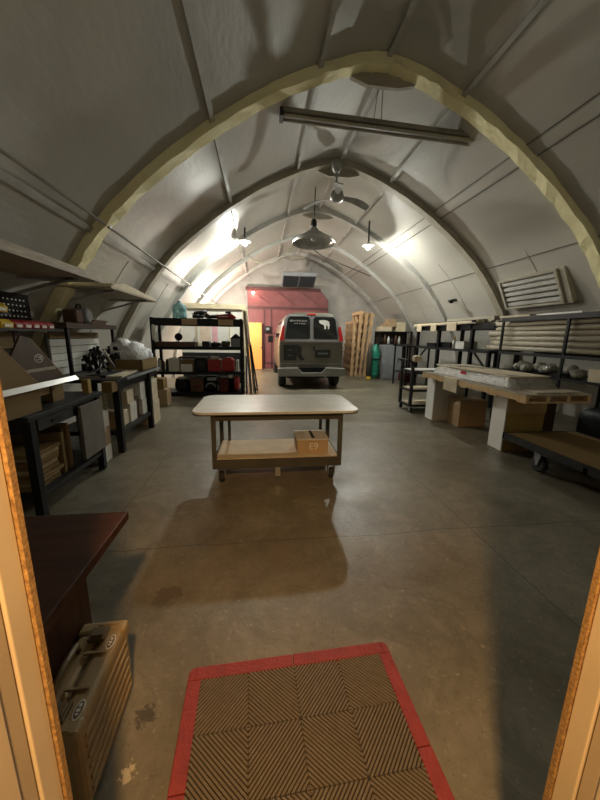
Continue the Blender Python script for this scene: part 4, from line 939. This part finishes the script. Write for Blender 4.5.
# cart
ct = thing('hand_cart', 'dark tube-frame cart with pale shelves in the aisle behind the pallet table', 'cart', (3.3, 6.0, 0))
CXa, CXb, CYa, CYb = 2.88, 3.75, 5.78, 6.24
for x in (CXa, CXb):
    for y in (CYa, CYb): obj('post', B(x-.025, x+.025, y-.025, y+.025, .12, .98 if x == CXa else .86), 'dark', ct)
for z in (.13, .43, .80):
    obj('frame', B(CXa, CXb, CYa-.02, CYa+.02, z-.02, z+.02).box(CXa, CXb, CYb-.02, CYb+.02, z-.02, z+.02).box(CXa-.02, CXa+.02, CYa, CYb, z-.02, z+.02).box(CXb-.02, CXb+.02, CYa, CYb, z-.02, z+.02), 'dark', ct)
    obj('shelf', B(CXa+.02, CXb-.02, CYa+.02, CYb-.02, z, z+.03), 'cardpale' if z < .8 else 'white', ct)
obj('handle', MB().tube([(CXa, CYa, .96), (CXa-.08, CYa, 1.02), (CXa-.08, CYb, 1.02), (CXa, CYb, .96)], .018), 'dark', ct)
for x in (CXa+.02, CXb-.02):
    for y in (CYa, CYb): caster(ct, x, y, .12, .055, 'rubber')
lump('crumpled_paper', 2.95, .99, .16, .12, 'cardpale', 'crumpled pale paper stuck on the cart handle', 'paper', y=5.78, d=.07, jit=.2)

# ------------------------------------------------------------------ pallet table on white cabinets
ptb = thing('pallet_tabletop', 'long wooden pallet laid as a tabletop across two white cabinets', 'tabletop', (3.35, 4.2, .76))
PX0, PX1, PY0, PY1 = 2.84, 3.64, 3.06, 5.32
for k in range(4):
    x = PX0 + (PX1-PX0-.04)*k/3; obj('stringer', B(x, x+.04, PY0, PY1, .775, .84), 'pine', ptb)
for y in (3.06, 3.5, 4.1, 4.7, 5.2): obj('bottom_board', B(PX0, PX1, y, y+.12, .76, .775), 'pine', ptb)
obj('deck', B(PX0, PX1, PY0, PY1, .84, .858), 'wood', ptb)
for y0, lb, xd in ((3.60, 'near white cabinet with a tan side under the pallet tabletop', 3.09), (5.16, 'far white cabinet under the pallet tabletop', 3.0)):
    t = thing('white_cabinet', lb, 'cabinet', (xd+.4, y0+.12, 0), 'cabinets under the pallet tabletop')
    obj('body', B(xd+.015, xd+.56, y0+.001, y0+.24, 0, .76), 'ochre' if y0 < 4 else 'offwhite', t, .003)
    obj('front', B(xd, xd+.015, y0, y0+.245, 0.01, .758), 'brightwhite', t, .003)
    if y0 < 4: obj('side_rail', B(xd+.015, xd+.56, y0-.012, y0, .52, .75), 'ply', t)
carton('cardboard_box', 3.24, 3.72, 4.75, 5.08, 0, .44, 'card', 'brown carton on the floor under the pallet tabletop')
solo('paper_flap', MB().prism([(2.825, .66), (2.837, .66), (2.837, .8582), (2.92, .8582), (2.92, .8605), (2.825, .8605)], (4.28, 4.62), 'xz'), 'cardpale', 'cardboard flap hanging from the edge of the pallet tabletop', 'flap', 'flaps hanging from the planks')
bpy.data.objects[[o.name for o in bpy.data.objects if o.name.startswith('paper_flap')][-1]].pop('group', None)
bd = thing('wrapped_bundle', 'flat bundle of boards in clear plastic on the pallet tabletop', 'bundle', (3.3, 4.5, .858))
g = MB(); cols = 9; rows = 16; vt = []
for side in (1, 0):
    grid = []
    for i in range(rows+1):
        row = []
        for j in range(cols+1):
            u, v = i/rows, j/cols; x = 2.93+.66*v; y = 3.34+1.92*u
            e = min(u, 1-u, v, 1-v); hgt = .13*min(1, (e/.10))**.5 if e > 0 else .0
            row.append(g.bm.verts.new((x+random.uniform(-.006, .006), y, .86 + (hgt*(1+.12*math.sin(9*u+3*v))+random.uniform(-.006, .006) if side else 0)*1.0+(.004 if side else 0))))
        grid.append(row)
    for i in range(rows):
        for j in range(cols):
            f = g.bm.faces.new((grid[i][j], grid[i+1][j], grid[i+1][j+1], grid[i][j+1])); f.smooth = True
obj('plastic_wrap', g, 'plastic', bd)
obj('cardboard_sheet', B(2.99, 3.54, 3.5, 5.16, .987, 1.003), 'cardpale', bd, .004); obj('red_label', B(2.955, 2.965, 4.30, 4.42, .93, .97), 'lens', bd)
solo('board_offcut', MB().box(3.0, 3.58, 3.10, 3.33, .858, .875), 'wood', 'thin board lying on the near end of the pallet tabletop', 'board', bevel=.002)
# platform dolly
dl = thing('platform_dolly', 'low platform dolly with a worn plywood deck and black frame', 'dolly', (3.45, 2.6, 0))
DX0, DX1, DY0, DY1 = 2.97, 3.95, 1.7, 3.46
obj('deck', B(DX0+.02, DX1-.02, DY0, DY1-.02, .285, .31), 'hard', dl, .003)
obj('frame', B(DX0, DX0+.03, DY0, DY1, .235, .312).box(DX1-.03, DX1, DY0, DY1, .235, .312).box(DX0, DX1, DY1-.03, DY1, .235, .312).box(DX0, DX1, DY0, DY0+.03, .235, .312).box(DX0, DX1, 2.4, 2.44, .235, .285), 'dark', dl)
for x in (DX0+.09, DX1-.09):
    for y in (2.98, 1.95):
        f = obj('caster', MB().prism([(y-.012, .08), (y+.012, .08), (y+.05, .235), (y-.05, .235)], (x-.045, x-.037), 'yz').prism([(y-.012, .08), (y+.012, .08), (y+.05, .235), (y-.05, .235)], (x+.037, x+.045), 'yz').box(x-.05, x+.05, y-.06, y+.06, .225, .235), 'grey', dl)
        obj('wheel', MB().lathe([(.07, -.03), (.09, -.022), (.09, .022), (.07, .03)], (x, y, .09), 22, 'x'), 'rubber', f)
# ------------------------------------------------------------------ rack of rolls by the right wall
r3 = thing('roll_rack', 'black rack holding long cardboard rolls along the right wall', 'rack', (4.5, 4.3, 0))
for y in (5.18, 3.98, 2.7):
    for x in (4.16, 4.86): obj('post', B(x-.014, x+.014, y-.018, y+.018, 0, 1.78), 'black', r3)
    obj('arm', B(4.16, 4.86, y-.012, y+.012, 1.235, 1.253), 'black', r3)
obj('beam', B(4.14, 4.18, 2.7, 5.2, 1.73, 1.79).box(4.84, 4.88, 2.7, 5.2, 1.73, 1.79), 'black', r3)
obj('beam', B(4.14, 4.18, 2.7, 5.2, 1.19, 1.235).box(4.84, 4.88, 2.7, 5.2, 1.19, 1.235), 'dark', r3)
obj('shelf', B(4.14, 4.88, 2.7, 5.2, 1.79, 1.80), 'dark', r3); obj('shelf', B(4.14, 4.88, 2.7, 5.2, .89, .92), 'black', r3)
ordn = ['lowest', 'second from the bottom', 'third from the bottom', 'fourth from the bottom', 'fifth from the bottom', 'topmost']
random.seed(11)
for i in range(6):
    z = 1.255 + .081*i
    for col, x in enumerate((4.25, 4.345, 4.44)):
        r = .0385 if i % 2 else .036
        ye = 5.45+random.uniform(-.1, .28)+.05*col; ys = 2.75+random.uniform(-.1, .3)
        t = thing('paper_roll', 'long kraft roll in the rack, %s in the %s column' % (ordn[i], ('aisle-side', 'middle', 'inner')[col]), 'roll', (x, 4.2, z), 'rolls lying in the rack')
        ym = 4.2
        obj('sheet', MB().tube([(x, ys, z+r), (x, ye, z+r)], r, 14), 'rollpale' if (i*3+col) % 3 == 0 else 'roll', t)
        obj('core', MB().tube([(x, ys-.012, z+r), (x, ye+.012, z+r)], r*.55, 12), 'cardpale', t)
for k, (x, y0, y1, m, lb) in enumerate(((4.2, 4.7, 5.35, 'cardpale', 'pale board on top of the roll rack at its far end'), (4.3, 3.95, 4.75, 'white', 'white board on top of the roll rack in the middle'), (4.25, 2.75, 3.8, 'arch', 'grey board on top of the roll rack at its near end'))):
    solo('flat_board', B(x, x+.4, y0, y1, 1.8005, 1.835), m, lb, 'board', 'boards on the roll rack', .003)
# clutter under the rolls
pls = MB()
for k in range(9): pls.sphere((4.30+.05*(k % 3), 3.85+.14*k, .99+.03*(k % 2)), .09, 2, (1.2, 1, .8), .2)
for v in pls.bm.verts: v.co.z = max(v.co.z, .921)
tag(obj('plastic_sheeting', pls, 'plastic'), 'crumpled clear plastic on the shelf under the rolls', 'plastic')
carton('cardboard_box', 4.2, 4.6, 2.8, 3.62, .9205, 1.08, 'cardpale', 'long pale carton on the shelf under the rolls at its near end', None, False)
lump('dark_bag', 4.4, 0, .5, .6, 'black', 'black bag on the floor under the roll rack', 'bag', y=3.4, d=.3, jit=.05)
carton('cardboard_box', 3.93, 4.12, 3.9, 4.3, 0, .60, 'plydark', 'dark carton on the floor behind the pallet tabletop', None, False)
lump('white_cup', 4.02, .6005, .10, .10, 'white', 'small white cup on the dark carton behind the pallet tabletop', 'cup', y=4.0, d=.05, jit=.02)

# ------------------------------------------------------------------ light
def point(name, loc, e, col, r):
    l = bpy.data.lights.new(name, 'POINT'); l.energy = e; l.color = col; l.shadow_soft_size = r
    o = bpy.data.objects.new(name, l); COL.objects.link(o); o.location = loc; return o
point('rear_corner_lamp', (-1.2, 12.0, 2.35), 340, (1, .87, .74), .10)
point('entry_room_lamp', (0.0, -.40, 2.35), 235, (1, .57, .215), .06)
w = bpy.data.worlds.new('World'); S.world = w; w.use_nodes = True
w.node_tree.nodes['Background'].inputs[0].default_value = (.35, .32, .28, 1); w.node_tree.nodes['Background'].inputs[1].default_value = .003

# ------------------------------------------------------------------ camera
F = 318.
cam = bpy.data.cameras.new('camera'); co = bpy.data.objects.new('camera', cam); COL.objects.link(co)
cam.sensor_fit = 'HORIZONTAL'; cam.sensor_width = 36; cam.lens = F/600*36; cam.clip_start = .02
def ray(u, v): return Vector(((u-300)/F, -(v-400)/F, -1))
yv = ray(261, 335).normalized(); roll = math.atan2(16, 1670)
zv = Vector((-math.sin(roll), math.cos(roll), 0)); zv = (zv - yv*zv.dot(yv)).normalized(); xv = yv.cross(zv)
co.matrix_world = Matrix.Translation((0, 0, 1.45)) @ Matrix((xv, yv, zv)).to_4x4()
S.camera = co
S.view_settings.view_transform = 'Standard'; S.view_settings.look = 'None'; S.view_settings.gamma = 1; S.view_settings.use_curve_mapping = False
S.view_settings.exposure = 0
